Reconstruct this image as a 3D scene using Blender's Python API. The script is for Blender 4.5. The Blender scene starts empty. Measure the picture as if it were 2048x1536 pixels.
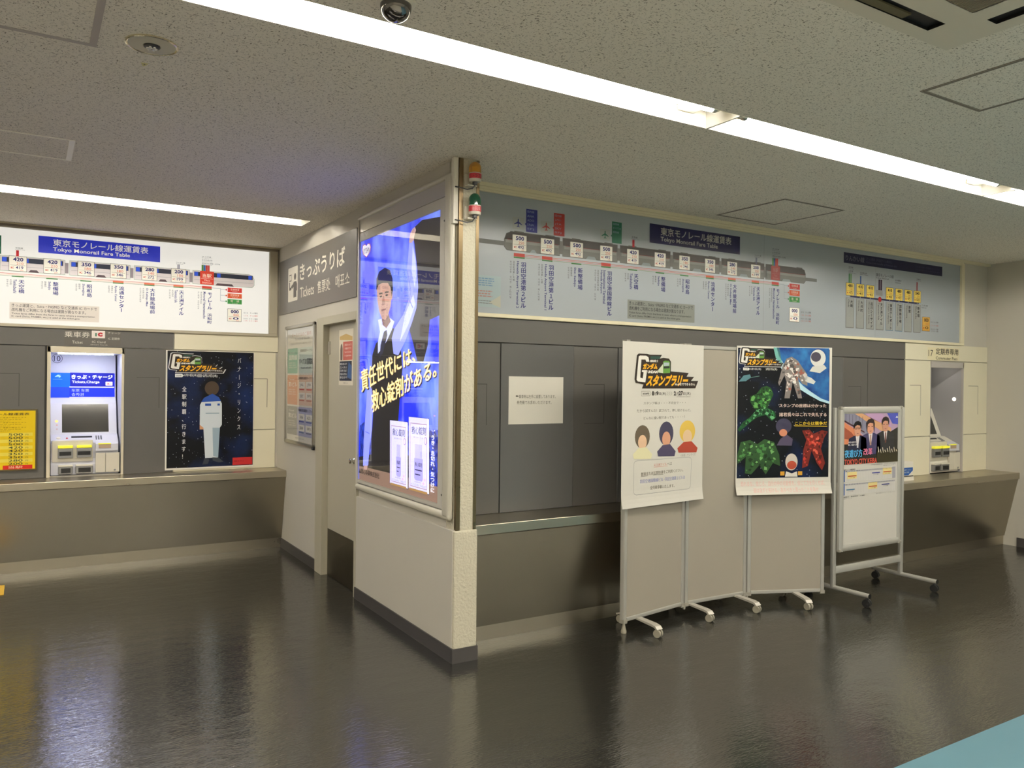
import bpy, bmesh, math, random
from mathutils import Vector, Matrix
random.seed(7)
SC = bpy.context.scene
COL = SC.collection

# ---------------------------------------------------------------- camera
FOC = 1579.8
YAW, PIT, ROL = [math.radians(a) for a in (31.5185, -0.1163, -0.6226)]
CAM = Vector((0, 0, 1.5))
_F = Vector((math.sin(YAW), math.cos(YAW), 0)); _R = Vector((math.cos(YAW), -math.sin(YAW), 0)); _D = Vector((0, 0, -1))
_F2 = _F * math.cos(PIT) - _D * math.sin(PIT); _D2 = _D * math.cos(PIT) + _F * math.sin(PIT)
_R3 = _R * math.cos(ROL) + _D2 * math.sin(ROL); _D3 = _D2 * math.cos(ROL) - _R * math.sin(ROL)
cd = bpy.data.cameras.new('camera'); cam = bpy.data.objects.new('camera', cd); COL.objects.link(cam)
cd.sensor_width = 36; cd.lens = FOC * 36 / 2048; cd.clip_start = 0.05; cd.clip_end = 60
m = Matrix.Identity(4)
for i in range(3):
    m[i][0] = _R3[i]; m[i][1] = -_D3[i]; m[i][2] = -_F2[i]; m[i][3] = CAM[i]
cam.matrix_world = m
SC.camera = cam

# ---------------------------------------------------------------- world, exposure, lamp strengths
w = bpy.data.worlds.new('world'); SC.world = w; w.use_nodes = True
w.node_tree.nodes['Background'].inputs[0].default_value = (0.9, 0.85, 0.75, 1)
w.node_tree.nodes['Background'].inputs[1].default_value = 0.02
SC.view_settings.view_transform = 'Standard'; SC.view_settings.look = 'None'
SC.view_settings.exposure = 0.18; SC.view_settings.gamma = 1.0; SC.view_settings.use_curve_mapping = False
TUBE = 92.0         # fluorescent tubes
TUBE_COL = (1.0, 0.95, 0.855)
SIGN_L = 0.15       # backlit fare table
ADV = 1.0           # backlit advertisement
SLOT = 55.0           # light strips inside the ticket machines
SC.cycles.max_bounces = 8; SC.cycles.diffuse_bounces = 5; SC.cycles.glossy_bounces = 5; SC.cycles.transparent_max_bounces = 8
SC.cycles.sample_clamp_indirect = 6.0

# ---------------------------------------------------------------- pixel of the 2048x1536 frame -> point on a real plane
def ray(px, py):
    a, b = (px - 1024) / FOC, (py - 768) / FOC
    return _R3 * a + _D3 * b + _F2
def on(px, py, k, v):
    r = ray(px, py); return CAM + r * ((v - CAM[k]) / r[k])

# ---------------------------------------------------------------- materials (all node based)
def lin(c):
    c = c / 255.0
    return c / 12.92 if c <= 0.04045 else ((c + 0.055) / 1.055) ** 2.4
_M = {}
def mat(name, rgb, rough=0.5, metal=0.0, emit=0.0, spec=0.5, bump=0.0, bscale=200.0, mott=0.0, mscale=3.0, stretch=(1, 1, 1), alpha=1.0, trans=0.0, coat=0.0, ecol=None):
    """Principled surface with optional mottling (colour noise) and noise bump."""
    if name in _M: return _M[name]
    M = bpy.data.materials.new(name); M.use_nodes = True; _M[name] = M
    nt = M.node_tree; b = nt.nodes['Principled BSDF']
    col = (lin(rgb[0]), lin(rgb[1]), lin(rgb[2]), 1)
    b.inputs['Base Color'].default_value = col
    b.inputs['Roughness'].default_value = rough; b.inputs['Metallic'].default_value = metal
    b.inputs['Specular IOR Level'].default_value = spec
    b.inputs['Transmission Weight'].default_value = trans
    b.inputs['Coat Weight'].default_value = coat; b.inputs['Coat Roughness'].default_value = 0.05
    if emit:
        b.inputs['Emission Color'].default_value = col if ecol is None else (*ecol, 1)
        b.inputs['Emission Strength'].default_value = emit
    if bump or mott:
        tc = nt.nodes.new('ShaderNodeTexCoord'); mp = nt.nodes.new('ShaderNodeMapping')
        mp.inputs['Scale'].default_value = stretch
        nt.links.new(tc.outputs['Object'], mp.inputs['Vector'])
    if mott:
        n = nt.nodes.new('ShaderNodeTexNoise'); n.inputs['Scale'].default_value = mscale; n.inputs['Detail'].default_value = 4
        nt.links.new(mp.outputs[0], n.inputs['Vector'])
        r = nt.nodes.new('ShaderNodeMapRange'); r.inputs['To Min'].default_value = 1 - mott; r.inputs['To Max'].default_value = 1 + mott
        nt.links.new(n.outputs['Fac'], r.inputs['Value'])
        x = nt.nodes.new('ShaderNodeMix'); x.data_type = 'RGBA'; x.blend_type = 'MULTIPLY'; x.inputs[0].default_value = 1
        x.inputs[6].default_value = col; nt.links.new(r.outputs[0], x.inputs[7])
        nt.links.new(x.outputs[2], b.inputs['Base Color'])
    if bump:
        n2 = nt.nodes.new('ShaderNodeTexNoise'); n2.inputs['Scale'].default_value = bscale; n2.inputs['Detail'].default_value = 3
        nt.links.new(mp.outputs[0], n2.inputs['Vector'])
        bp = nt.nodes.new('ShaderNodeBump'); bp.inputs['Strength'].default_value = bump; bp.inputs['Distance'].default_value = 0.004
        nt.links.new(n2.outputs['Fac'], bp.inputs['Height']); nt.links.new(bp.outputs[0], b.inputs['Normal'])
    return M
def ink(rgb, emit=0.0, rough=0.5):
    """a printed colour; emit > 0 on back-lit signs"""
    return mat('ink_%02x%02x%02x_%d_%d' % (*[int(c) for c in rgb], int(emit * 100), int(rough * 100)), rgb, rough=rough, emit=emit, spec=.22)

def nodes_of(M): return M.node_tree, M.node_tree.nodes, M.node_tree.links

def ceiling_material():
    M = mat('mineral_board', (176, 166, 146), rough=0.95, spec=0.1); nt, N, L = nodes_of(M); b = N['Principled BSDF']
    tc = N.new('ShaderNodeTexCoord'); out = None
    for k, (sc, rot, lo, hi) in enumerate((((60, 170, 20), 0.35, 0.625, 0.68), ((170, 60, 20), 0.5, 0.63, 0.69), ((90, 240, 20), -0.6, 0.62, 0.69))):
        mp = N.new('ShaderNodeMapping'); mp.inputs['Scale'].default_value = sc; mp.inputs['Rotation'].default_value = (0, 0, rot)
        n = N.new('ShaderNodeTexNoise'); n.inputs['Scale'].default_value = 1.0; n.inputs['Detail'].default_value = 2.5; n.inputs['Distortion'].default_value = 0.6
        L.new(tc.outputs['Object'], mp.inputs[0]); L.new(mp.outputs[0], n.inputs['Vector'])
        r = N.new('ShaderNodeMapRange'); r.inputs['From Min'].default_value = lo; r.inputs['From Max'].default_value = hi
        L.new(n.outputs['Fac'], r.inputs['Value'])
        if out is None: out = r.outputs[0]
        else:
            mx = N.new('ShaderNodeMath'); mx.operation = 'MAXIMUM'; L.new(out, mx.inputs[0]); L.new(r.outputs[0], mx.inputs[1]); out = mx.outputs[0]
    x = N.new('ShaderNodeMix'); x.data_type = 'RGBA'
    x.inputs[6].default_value = (lin(232), lin(225), lin(211), 1); x.inputs[7].default_value = (lin(134), lin(127), lin(112), 1)
    L.new(out, x.inputs[0]); L.new(x.outputs[2], b.inputs['Base Color'])
    bp = N.new('ShaderNodeBump'); bp.inputs['Strength'].default_value = 0.25; bp.inputs['Distance'].default_value = 0.002; bp.invert = True
    L.new(out, bp.inputs['Height']); L.new(bp.outputs[0], b.inputs['Normal'])
    return M

def floor_material():
    M = mat('polished_vinyl', (43, 42, 38), rough=0.16, spec=0.5); nt, N, L = nodes_of(M); b = N['Principled BSDF']
    b.inputs['IOR'].default_value = 2.3
    tc = N.new('ShaderNodeTexCoord')
    def noise(sc, scale=1.0, det=3.0, rot=0.0, dist=0.0):
        mp = N.new('ShaderNodeMapping'); mp.inputs['Scale'].default_value = sc; mp.inputs['Rotation'].default_value = (0, 0, rot)
        n = N.new('ShaderNodeTexNoise'); n.inputs['Scale'].default_value = scale; n.inputs['Detail'].default_value = det; n.inputs['Distortion'].default_value = dist
        L.new(tc.outputs['Object'], mp.inputs[0]); L.new(mp.outputs[0], n.inputs['Vector']); return n.outputs['Fac']
    streak = noise((30, 110, 1), 1.0, 2.0, 0.15, 0.4); wave = noise((4, 9, 1), 1.0, 2.0, 0.0); grime = noise((1.3, 1.3, 1), 1.0, 5.0)
    scuff = noise((55, 70, 1), 1.0, 6.0, 0.9, 1.2)
    add = N.new('ShaderNodeMath'); add.operation = 'MULTIPLY_ADD'; add.inputs[1].default_value = 0.42
    L.new(streak, add.inputs[0]); L.new(wave, add.inputs[2])
    bp = N.new('ShaderNodeBump'); bp.inputs['Strength'].default_value = 0.75; bp.inputs['Distance'].default_value = 0.0035
    L.new(add.outputs[0], bp.inputs['Height']); L.new(bp.outputs[0], b.inputs['Normal'])
    r = N.new('ShaderNodeMapRange'); r.inputs['To Min'].default_value = 0.09; r.inputs['To Max'].default_value = 0.17
    L.new(grime, r.inputs['Value']); L.new(r.outputs[0], b.inputs['Roughness'])
    s = N.new('ShaderNodeMapRange'); s.inputs['From Min'].default_value = 0.74; s.inputs['From Max'].default_value = 0.80; s.inputs['To Max'].default_value = 0.5
    L.new(scuff, s.inputs['Value'])
    x = N.new('ShaderNodeMix'); x.data_type = 'RGBA'; x.inputs[6].default_value = (lin(43), lin(42), lin(38), 1); x.inputs[7].default_value = (lin(140), lin(130), lin(108), 1)
    L.new(s.outputs[0], x.inputs[0]); L.new(x.outputs[2], b.inputs['Base Color'])
    return M

def steel_material(name, rgb, axis, rough=0.3):
    M = mat(name, rgb, rough=rough, metal=1.0); nt, N, L = nodes_of(M); b = N['Principled BSDF']
    tc = N.new('ShaderNodeTexCoord'); mp = N.new('ShaderNodeMapping'); mp.inputs['Scale'].default_value = (2, 500, 500) if axis == 'x' else (500, 500, 2)
    n = N.new('ShaderNodeTexNoise'); n.inputs['Scale'].default_value = 1.0; n.inputs['Detail'].default_value = 2
    L.new(tc.outputs['Object'], mp.inputs[0]); L.new(mp.outputs[0], n.inputs['Vector'])
    bp = N.new('ShaderNodeBump'); bp.inputs['Strength'].default_value = 0.03; bp.inputs['Distance'].default_value = 0.002
    L.new(n.outputs['Fac'], bp.inputs['Height']); L.new(bp.outputs[0], b.inputs['Normal'])
    n2 = N.new('ShaderNodeTexNoise'); n2.inputs['Scale'].default_value = 3.0; n2.inputs['Detail'].default_value = 5
    L.new(tc.outputs['Object'], n2.inputs['Vector'])
    r = N.new('ShaderNodeMapRange'); r.inputs['To Min'].default_value = rough - 0.08; r.inputs['To Max'].default_value = rough + 0.1
    L.new(n2.outputs['Fac'], r.inputs['Value']); L.new(r.outputs[0], b.inputs['Roughness'])
    return M

def pane_material(name, refl=1.6, tint=(1, 1, 1)):
    """clear sheet: straight-through transparency with Fresnel reflection"""
    M = bpy.data.materials.new(name); M.use_nodes = True; nt, N, L = nodes_of(M)
    N.remove(N['Principled BSDF']); o = N['Material Output']
    t = N.new('ShaderNodeBsdfTransparent'); t.inputs[0].default_value = (*tint, 1)
    g = N.new('ShaderNodeBsdfGlossy'); g.inputs['Roughness'].default_value = 0.01
    lw = N.new('ShaderNodeLayerWeight'); pw = N.new('ShaderNodeMath'); pw.operation = 'POWER'; pw.inputs[1].default_value = 5
    ma = N.new('ShaderNodeMath'); ma.operation = 'MULTIPLY_ADD'; f0 = ((refl - 1) / (refl + 1)) ** 2; ma.inputs[1].default_value = 1 - f0; ma.inputs[2].default_value = f0
    x = N.new('ShaderNodeMixShader'); L.new(lw.outputs['Facing'], pw.inputs[0]); L.new(pw.outputs[0], ma.inputs[0])
    L.new(ma.outputs[0], x.inputs[0]); L.new(t.outputs[0], x.inputs[1]); L.new(g.outputs[0], x.inputs[2]); L.new(x.outputs[0], o.inputs[0])
    _M[name] = M; return M

def clouds_material(name, dark, light, emit, scale=2.0, lo=0.4, hi=0.65, stretch=(1, 1, 1), stars=False, tint=None):
    """printed sky / space picture"""
    M = mat(name, dark, rough=0.4, spec=.22); nt, N, L = nodes_of(M); b = N['Principled BSDF']
    tc = N.new('ShaderNodeTexCoord'); mp = N.new('ShaderNodeMapping'); mp.inputs['Scale'].default_value = stretch
    L.new(tc.outputs['Object'], mp.inputs[0])
    n = N.new('ShaderNodeTexNoise'); n.inputs['Scale'].default_value = scale; n.inputs['Detail'].default_value = 6
    L.new(mp.outputs[0], n.inputs['Vector'])
    r = N.new('ShaderNodeMapRange'); r.inputs['From Min'].default_value = lo; r.inputs['From Max'].default_value = hi; L.new(n.outputs['Fac'], r.inputs['Value'])
    x = N.new('ShaderNodeMix'); x.data_type = 'RGBA'; x.inputs[6].default_value = (*[lin(c) for c in dark], 1); x.inputs[7].default_value = (*[lin(c) for c in light], 1)
    L.new(r.outputs[0], x.inputs[0]); res = x.outputs[2]
    if stars:
        v = N.new('ShaderNodeTexVoronoi'); v.inputs['Scale'].default_value = 34; L.new(tc.outputs['Object'], v.inputs['Vector'])
        s = N.new('ShaderNodeMapRange'); s.inputs['From Min'].default_value = 0.055; s.inputs['From Max'].default_value = 0.11; s.inputs['To Min'].default_value = 1; s.inputs['To Max'].default_value = 0
        L.new(v.outputs['Distance'], s.inputs['Value'])
        y = N.new('ShaderNodeMix'); y.data_type = 'RGBA'; y.inputs[7].default_value = (0.55, 0.6, 0.7, 1); L.new(s.outputs[0], y.inputs[0]); L.new(res, y.inputs[6]); res = y.outputs[2]
    L.new(res, b.inputs['Base Color'])
    if emit:
        L.new(res, b.inputs['Emission Color']); b.inputs['Emission Strength'].default_value = emit
    return M

def plaster_material():
    M = mat('rough_plaster', (194, 188, 168), rough=0.75, spec=0.3); nt, N, L = nodes_of(M); b = N['Principled BSDF']
    tc = N.new('ShaderNodeTexCoord'); n = N.new('ShaderNodeTexNoise'); n.inputs['Scale'].default_value = 75; n.inputs['Detail'].default_value = 2
    L.new(tc.outputs['Object'], n.inputs['Vector'])
    bp = N.new('ShaderNodeBump'); bp.inputs['Strength'].default_value = 1.0; bp.inputs['Distance'].default_value = 0.006
    L.new(n.outputs['Fac'], bp.inputs['Height']); L.new(bp.outputs[0], b.inputs['Normal'])
    return M

CEIL = ceiling_material(); FLOOR = floor_material(); PLASTER = plaster_material()
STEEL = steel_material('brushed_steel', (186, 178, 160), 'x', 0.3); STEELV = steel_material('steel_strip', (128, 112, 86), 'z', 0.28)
WALL = mat('painted_wall', (192, 187, 175), rough=0.6, mott=0.03, mscale=2.5, bump=0.1, bscale=160)
DOORP = mat('door_paint', (178, 172, 154), rough=0.45, mott=0.02)
CASING = mat('door_frame_paint', (176, 170, 150), rough=0.45)
CREAM = mat('cream_panel', (222, 215, 189), rough=0.45, mott=0.02, mscale=4)
CREAMT = mat('cream_trim', (220, 211, 180), rough=0.5)
GREY = mat('grey_laminate', (84, 82, 79), rough=0.36, mott=0.03, mscale=3)
GREYB = mat('grey_blank_panel', (89, 89, 88), rough=0.25, mott=0.03, mscale=2)
GROOVE = mat('groove_dark', (42, 40, 37), rough=0.7)
BASEB = mat('baseboard_rubber', (62, 59, 58), rough=0.45)
WHITEP = mat('white_enamel', (225, 220, 205), rough=0.35)
OFFW = mat('offwhite_plastic', (206, 200, 184), rough=0.4)
ALU = mat('satin_aluminium', (188, 184, 174), rough=0.32, metal=1.0)
ALUP = mat('aluminium_painted', (186, 184, 176), rough=0.35, metal=0.3)
SMOKE = mat('dark_chrome', (120, 118, 116), rough=0.03, metal=1.0)
CHROME = mat('chrome', (225, 225, 225), rough=0.04, metal=1.0)
BLACK = mat('black_plastic', (20, 20, 20), rough=0.45)
DARKG = mat('dark_grey_plastic', (58, 58, 60), rough=0.4)
FABRIC = mat('grey_screen_cloth', (154, 147, 135), rough=0.8, spec=0.2, bump=0.15, bscale=900)
PAPER = mat('paper', (206, 202, 190), rough=0.7, bump=0.25, bscale=9, mott=0.02)
TUBEM = mat('lit_tube', (255, 245, 225), emit=TUBE, ecol=TUBE_COL)

# ---------------------------------------------------------------- mesh building
class MB:
    def __init__(s): s.v = []; s.f = []; s.mi = []; s.mats = []
    def m(s, M):
        if M not in s.mats: s.mats.append(M)
        return s.mats.index(M)
    def add(s, verts, faces, M):
        o = len(s.v); k = s.m(M); s.v += [Vector(p) for p in verts]
        for f in faces: s.f.append([i + o for i in f]); s.mi.append(k)
        return s
    def quad(s, a, b, c, d, M): return s.add([a, b, c, d], [(0, 1, 2, 3)], M)
    def box(s, a, b, M, bev=0.0, seg=2):
        a, b = Vector(a), Vector(b); lo = Vector([min(a[i], b[i]) for i in range(3)]); hi = Vector([max(a[i], b[i]) for i in range(3)])
        c = [(x, y, z) for x in (lo.x, hi.x) for y in (lo.y, hi.y) for z in (lo.z, hi.z)]
        F = [(0, 1, 3, 2), (4, 6, 7, 5), (0, 4, 5, 1), (2, 3, 7, 6), (0, 2, 6, 4), (1, 5, 7, 3)]
        if not bev: return s.add(c, F, M)
        bm = bmesh.new(); vs = [bm.verts.new(p) for p in c]
        for f in F: bm.faces.new([vs[i] for i in f])
        bmesh.ops.bevel(bm, geom=bm.edges[:], offset=bev, segments=seg, affect='EDGES', profile=0.5)
        bm.verts.index_update(); s.add([v.co.copy() for v in bm.verts], [[v.index for v in f.verts] for f in bm.faces], M); bm.free(); return s
    def hexa(s, p, M):
        """8 points: 4 of one end, 4 of the other, same order"""
        return s.add(p, [(3, 2, 1, 0), (4, 5, 6, 7), (0, 1, 5, 4), (1, 2, 6, 5), (2, 3, 7, 6), (3, 0, 4, 7)], M)
    def prism(s, A, B, M):
        n = len(A)
        return s.add(list(A) + list(B), [tuple(range(n))[::-1], tuple(range(n, 2 * n))] + [(i, (i + 1) % n, n + (i + 1) % n, n + i) for i in range(n)], M)
    def tube(s, pts, r, M, n=10, cap=True):
        pts = [Vector(p) for p in pts]; rs = r if isinstance(r, (list, tuple)) else [r] * len(pts); V = []; F = []
        up = None
        for i, p in enumerate(pts):
            t = (pts[min(i + 1, len(pts) - 1)] - pts[max(i - 1, 0)]).normalized()
            if up is None: up = Vector((0, 0, 1)) if abs(t.z) < 0.9 else Vector((1, 0, 0))
            a = t.cross(up).normalized(); b = a.cross(t).normalized(); up = b
            V += [p + (a * math.cos(2 * math.pi * k / n) + b * math.sin(2 * math.pi * k / n)) * rs[i] for k in range(n)]
        for i in range(len(pts) - 1):
            F += [(i * n + k, i * n + (k + 1) % n, (i + 1) * n + (k + 1) % n, (i + 1) * n + k) for k in range(n)]
        if cap: F += [tuple(range(n))[::-1], tuple(range((len(pts) - 1) * n, len(pts) * n))]
        return s.add(V, F, M)
    def lathe(s, prof, c, M, ax=(0, 0, 1), n=28):
        ax = Vector(ax).normalized(); a = ax.orthogonal().normalized(); b = ax.cross(a); c = Vector(c); V = []; F = []
        for r, h in prof: V += [c + ax * h + (a * math.cos(2 * math.pi * k / n) + b * math.sin(2 * math.pi * k / n)) * max(r, 1e-4) for k in range(n)]
        for i in range(len(prof) - 1): F += [(i * n + k, i * n + (k + 1) % n, (i + 1) * n + (k + 1) % n, (i + 1) * n + k) for k in range(n)]
        F += [tuple(range(n))[::-1], tuple(range((len(prof) - 1) * n, len(prof) * n))]
        return s.add(V, F, M)
    def build(s, name, parent=None, smooth=False, label=None, kind=None):
        off = parent.get('_o') if parent is not None else None
        off = Vector(off) if off is not None else Vector((0, 0, 0))
        me = bpy.data.meshes.new(name); me.from_pydata([v - off for v in s.v], [], s.f)
        for M in s.mats: me.materials.append(M)
        me.polygons.foreach_set('material_index', s.mi)
        if smooth:
            me.polygons.foreach_set('use_smooth', [True] * len(me.polygons)); me.set_sharp_from_angle(angle=math.radians(40))
        me.update()
        o = bpy.data.objects.new(name, me); COL.objects.link(o)
        if parent is not None: o.parent = parent; o['_o'] = tuple(off)
        if label: o['label'] = label
        if kind: o['kind'] = kind
        return o
def tag(o, label=None, cat=None, group=None, kind=None):
    if label: o['label'] = label
    if cat: o['category'] = cat
    if group: o['group'] = group
    if kind: o['kind'] = kind
    return o
def thing(name, loc, label, cat, group=None):
    o = bpy.data.objects.new(name, None); COL.objects.link(o); o.location = loc; o['_o'] = tuple(loc); o.empty_display_size = 0.1
    return tag(o, label, cat, group)
def struct(mb, name, parent=None, **k):
    return mb.build(name, parent, kind='structure' if parent is None else None, **k)

# ---------------------------------------------------------------- text and flat artwork on a face
_T = {}; _ST = [0]
def glyphs(s, bold=0.0):
    _ST[0] = 0
    if (s, bold) not in _T:
        dense = any(ord(ch) >= 0x4e00 for ch in s)             # offsetting dense characters breaks them: overlay shifted copies instead
        c = bpy.data.curves.new('t', 'FONT'); c.body = s; c.resolution_u = 2; c.offset = 0 if dense else bold
        o = bpy.data.objects.new('t', c); me = o.to_mesh()
        V = [(v.co.x, v.co.y) for v in me.vertices]; F = [tuple(p.vertices) for p in me.polygons]
        o.to_mesh_clear(); bpy.data.objects.remove(o); bpy.data.curves.remove(c)
        if dense and bold:
            n = len(V); k = bold * .8; V0, F0 = V, F; V, F = [], []
            for i, (dx, dy) in enumerate(((-k, 0), (k, 0), (0, k))): V += [(x + dx, y + dy) for x, y in V0]; F += [tuple(q + i * n for q in f) for f in F0]
        _T[(s, bold)] = (V, F)
    if bold and any(ord(ch) >= 0x4e00 for ch in s): _ST[0] = len(_T[(s, bold)][0]) // 3     # copies lie a hair apart
    return _T[(s, bold)]
class Face:
    def __init__(s, O, U, V, N): s.O, s.U, s.V, s.N = Vector(O), Vector(U).normalized(), Vector(V).normalized(), Vector(N).normalized()
    def px(s, x, y):
        r = ray(x, y); t = (s.O - CAM).dot(s.N) / r.dot(s.N); p = CAM + r * t - s.O
        return (p.dot(s.U), p.dot(s.V))
    def pt(s, uv, d=0.0): return s.O + s.U * uv[0] + s.V * uv[1] + s.N * d
STEP = 0.0005
class Art:
    """flat printed artwork: shapes in layers over one face, all in one mesh; K maps picture coordinates onto the face"""
    def __init__(s, face, K=None, d=0.0): s.F = face; s.K = K; s.mb = MB(); s.d = d; s.lay = 0
    def k(s, p): return s.F.px(*s.K(*p)) if s.K else p
    def poly(s, pts, M, l=1, raw=False):
        uv = pts if raw else [s.k(p) for p in pts]
        a = sum(uv[i][0] * uv[(i + 1) % len(uv)][1] - uv[(i + 1) % len(uv)][0] * uv[i][1] for i in range(len(uv)))
        if a < 0: uv = uv[::-1]
        s.mb.add([s.F.pt(p, s.d + l * STEP) for p in uv], [tuple(range(len(uv)))], M); return s
    def rect(s, a, b, M, l=1):
        a, b = s.k(a), s.k(b); return s.poly([a, (b[0], a[1]), b, (a[0], b[1])], M, l, True)
    def rrect(s, a, b, r, M, l=1, n=5):
        a, b = s.k(a), s.k(b); x0, x1 = sorted((a[0], b[0])); y0, y1 = sorted((a[1], b[1])); P = []
        for cx, cy, st in ((x1 - r, y1 - r, 0), (x0 + r, y1 - r, 1), (x0 + r, y0 + r, 2), (x1 - r, y0 + r, 3)):
            P += [(cx + r * math.cos((st + i / n) * math.pi / 2), cy + r * math.sin((st + i / n) * math.pi / 2)) for i in range(n + 1)]
        return s.poly(P, M, l, True)
    def frame(s, a, b, t, M, l=1):
        a, b = s.k(a), s.k(b); x0, x1 = sorted((a[0], b[0])); y0, y1 = sorted((a[1], b[1]))
        for q in (((x0, y0), (x1, y0 + t)), ((x0, y1 - t), (x1, y1)), ((x0, y0), (x0 + t, y1)), ((x1 - t, y0), (x1, y1))):
            (p, r), (u, v) = q; s.poly([(p, r), (u, r), (u, v), (p, v)], M, l, True)
        return s
    def oval(s, a, b, M, l=1, n=24):
        a, b = s.k(a), s.k(b); cx, cy = (a[0] + b[0]) / 2, (a[1] + b[1]) / 2; rx, ry = abs(a[0] - b[0]) / 2, abs(a[1] - b[1]) / 2
        return s.poly([(cx + rx * math.cos(2 * math.pi * i / n), cy + ry * math.sin(2 * math.pi * i / n)) for i in range(n)], M, l, True)
    def line(s, pts, wd, M, l=1):
        uv = [Vector(s.k(p)) for p in pts]
        for a, b in zip(uv, uv[1:]):
            t = (b - a).normalized(); n = Vector((-t.y, t.x)) * wd / 2
            s.poly([tuple(a - n), tuple(b - n), tuple(b + n), tuple(a + n)], M, l, True)
        return s
    def _put(s, V, F, fn, M, l):
        n = _ST[0] or len(V) + 1
        s.mb.add([s.F.pt(fn(x, y), s.d + l * STEP + (i // n) * .00015) for i, (x, y) in enumerate(V)], F, M)
    def text(s, t, a, b, M, l=2, bold=0.0, fit=True, turn=False):
        """text filling the rectangle a (top left) - b (bottom right); fit=False keeps its proportions (height rules); turn: runs downwards"""
        V, F = glyphs(t, bold)
        if not V: return s
        if turn: V = [(y, -x) for x, y in V]
        a, b = s.k(a), s.k(b); x0, x1 = min(p[0] for p in V), max(p[0] for p in V); y0, y1 = min(p[1] for p in V), max(p[1] for p in V)
        sx = (b[0] - a[0]) / (x1 - x0 or 1); sy = (a[1] - b[1]) / (y1 - y0 or 1)
        if not fit:
            if turn: sy = sx
            else: sx = sy
        if turn and not fit: s._put(V, F, lambda x, y: (a[0] + (x - x0) * sx, a[1] + (y - y1) * sy), M, l)
        else: s._put(V, F, lambda x, y: (a[0] + (x - x0) * sx, b[1] + (y - y0) * sy), M, l)
        return s
    def textq(s, t, q, M, l=2, bold=0.0, d=(0, 0)):
        """text bent into the quadrilateral q (tl, tr, br, bl)"""
        V, F = glyphs(t, bold); x0, x1 = min(p[0] for p in V), max(p[0] for p in V); y0, y1 = min(p[1] for p in V), max(p[1] for p in V)
        q = [Vector(s.k((p[0] + d[0], p[1] + d[1]))) for p in q]
        def fn(x, y):
            u = (x - x0) / (x1 - x0); v = (y1 - y) / (y1 - y0)
            return tuple((q[0] * (1 - u) + q[1] * u) * (1 - v) + (q[3] * (1 - u) + q[2] * u) * v)
        s._put(V, F, fn, M, l); return s
    def vtext(s, t, a, b, M, l=2, bold=0.0, fill=0.9, small=0.0):
        """upright characters stacked downwards in the rectangle a - b"""
        a, b = s.k(a), s.k(b); n = len(t); h = (a[1] - b[1]) / n; wd = b[0] - a[0]
        for i, ch in enumerate(t):
            if ch == ' ': continue
            V, F = glyphs(ch, bold)
            if not V: continue
            if ch in 'ー－〜…': V = [(y, -x) for x, y in V]; x0, x1 = min(p[0] for p in V), max(p[0] for p in V); ox = -(x0 + x1) / 2 + 0.5; V = [(x + ox, y + 0.88) for x, y in V]
            s._put(V, F, lambda x, y: (a[0] + wd * (0.5 + (x - 0.5) * fill), a[1] - h * (i + 0.5) + h * (y - 0.37) * fill), M, l)
        return s
    def scribble(s, a, b, M, l=2, rows=3, fill=0.55, step=0.02, seed=1):
        """rows of print too small to read"""
        a, b = s.k(a), s.k(b); rnd = random.Random(seed); h = (a[1] - b[1]) / rows
        for i in range(rows):
            x = a[0]; end = b[0] - rnd.random() * 0.15 * (b[0] - a[0])
            while x < end:
                wd = step * (0.6 + rnd.random()); y = a[1] - h * i
                s.poly([(x, y - h * (0.5 + fill / 2)), (min(x + wd, end), y - h * (0.5 + fill / 2)), (min(x + wd, end), y - h * (0.5 - fill / 2)), (x, y - h * (0.5 - fill / 2))], M, l, True)
                x += wd + step * 0.25
        return s
    def build(s, name, parent=None, **k): return s.mb.build(name, parent, **k)
# ================================================================= the setting
H = 2.70; YG = 4.159; YW = 7.297; XU = 1.955; XE = 7.99; XB = 2.078
def cells(mb, xs, zs, fn, M, holes=()):
    for i in range(len(xs) - 1):
        for j in range(len(zs) - 1):
            cx, cz = (xs[i] + xs[i + 1]) / 2, (zs[j] + zs[j + 1]) / 2
            if any(a < cx < b and c < cz < d for a, b, c, d in holes): continue
            mb.quad(fn(xs[i], zs[j]), fn(xs[i + 1], zs[j]), fn(xs[i + 1], zs[j + 1]), fn(xs[i], zs[j + 1]), M)
    return mb
BLUEF = mat('blue_floor_sheet', (98, 142, 158), rough=0.3, mott=0.06, mscale=2)
fl = MB(); cells(fl, [-5, 2.9, 8.2], [-5, .5, 1.853, 7.5], lambda x, y: (x, y, 0), FLOOR, [(2.9, 9, -6, 1.853), (-6, 9, -6, .5)]); struct(fl, 'floor')
struct(MB().quad((-5, -5, 0), (2.9, -5, 0), (2.9, .5, 0), (-5, .5, 0), mat('bounce_floor_sheet', (205, 204, 192), rough=.35)), 'floor_bounce')  # unseen pale floor added behind the camera to bounce light onto the ceiling
struct(MB().quad((2.9, -5, 0), (8.2, -5, 0), (8.2, 1.853, 0), (2.9, 1.853, 0), BLUEF), 'floor_blue', label='smooth blue floor beyond the dark floor edge')
LX0, LX1, LY0, LY1 = -4.44, 7.46, 2.477, 2.685
KX0, KX1, KY0, KY1 = -2.95, 1.81, 5.868, 6.10
ce = MB(); cells(ce, [-5, LX0, KX0, KX1, LX1, 8.1], [-5, -4.004, -3.796, -.854, -.646, LY0, LY1, KY0, KY1, 7.4], lambda x, y: (x, y, H), CEIL, [(LX0, LX1, LY0, LY1), (LX0, LX1, -4.004, -3.796), (LX0, LX1, -.854, -.646), (KX0, KX1, KY0, KY1)])
struct(ce, 'ceiling')
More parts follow.
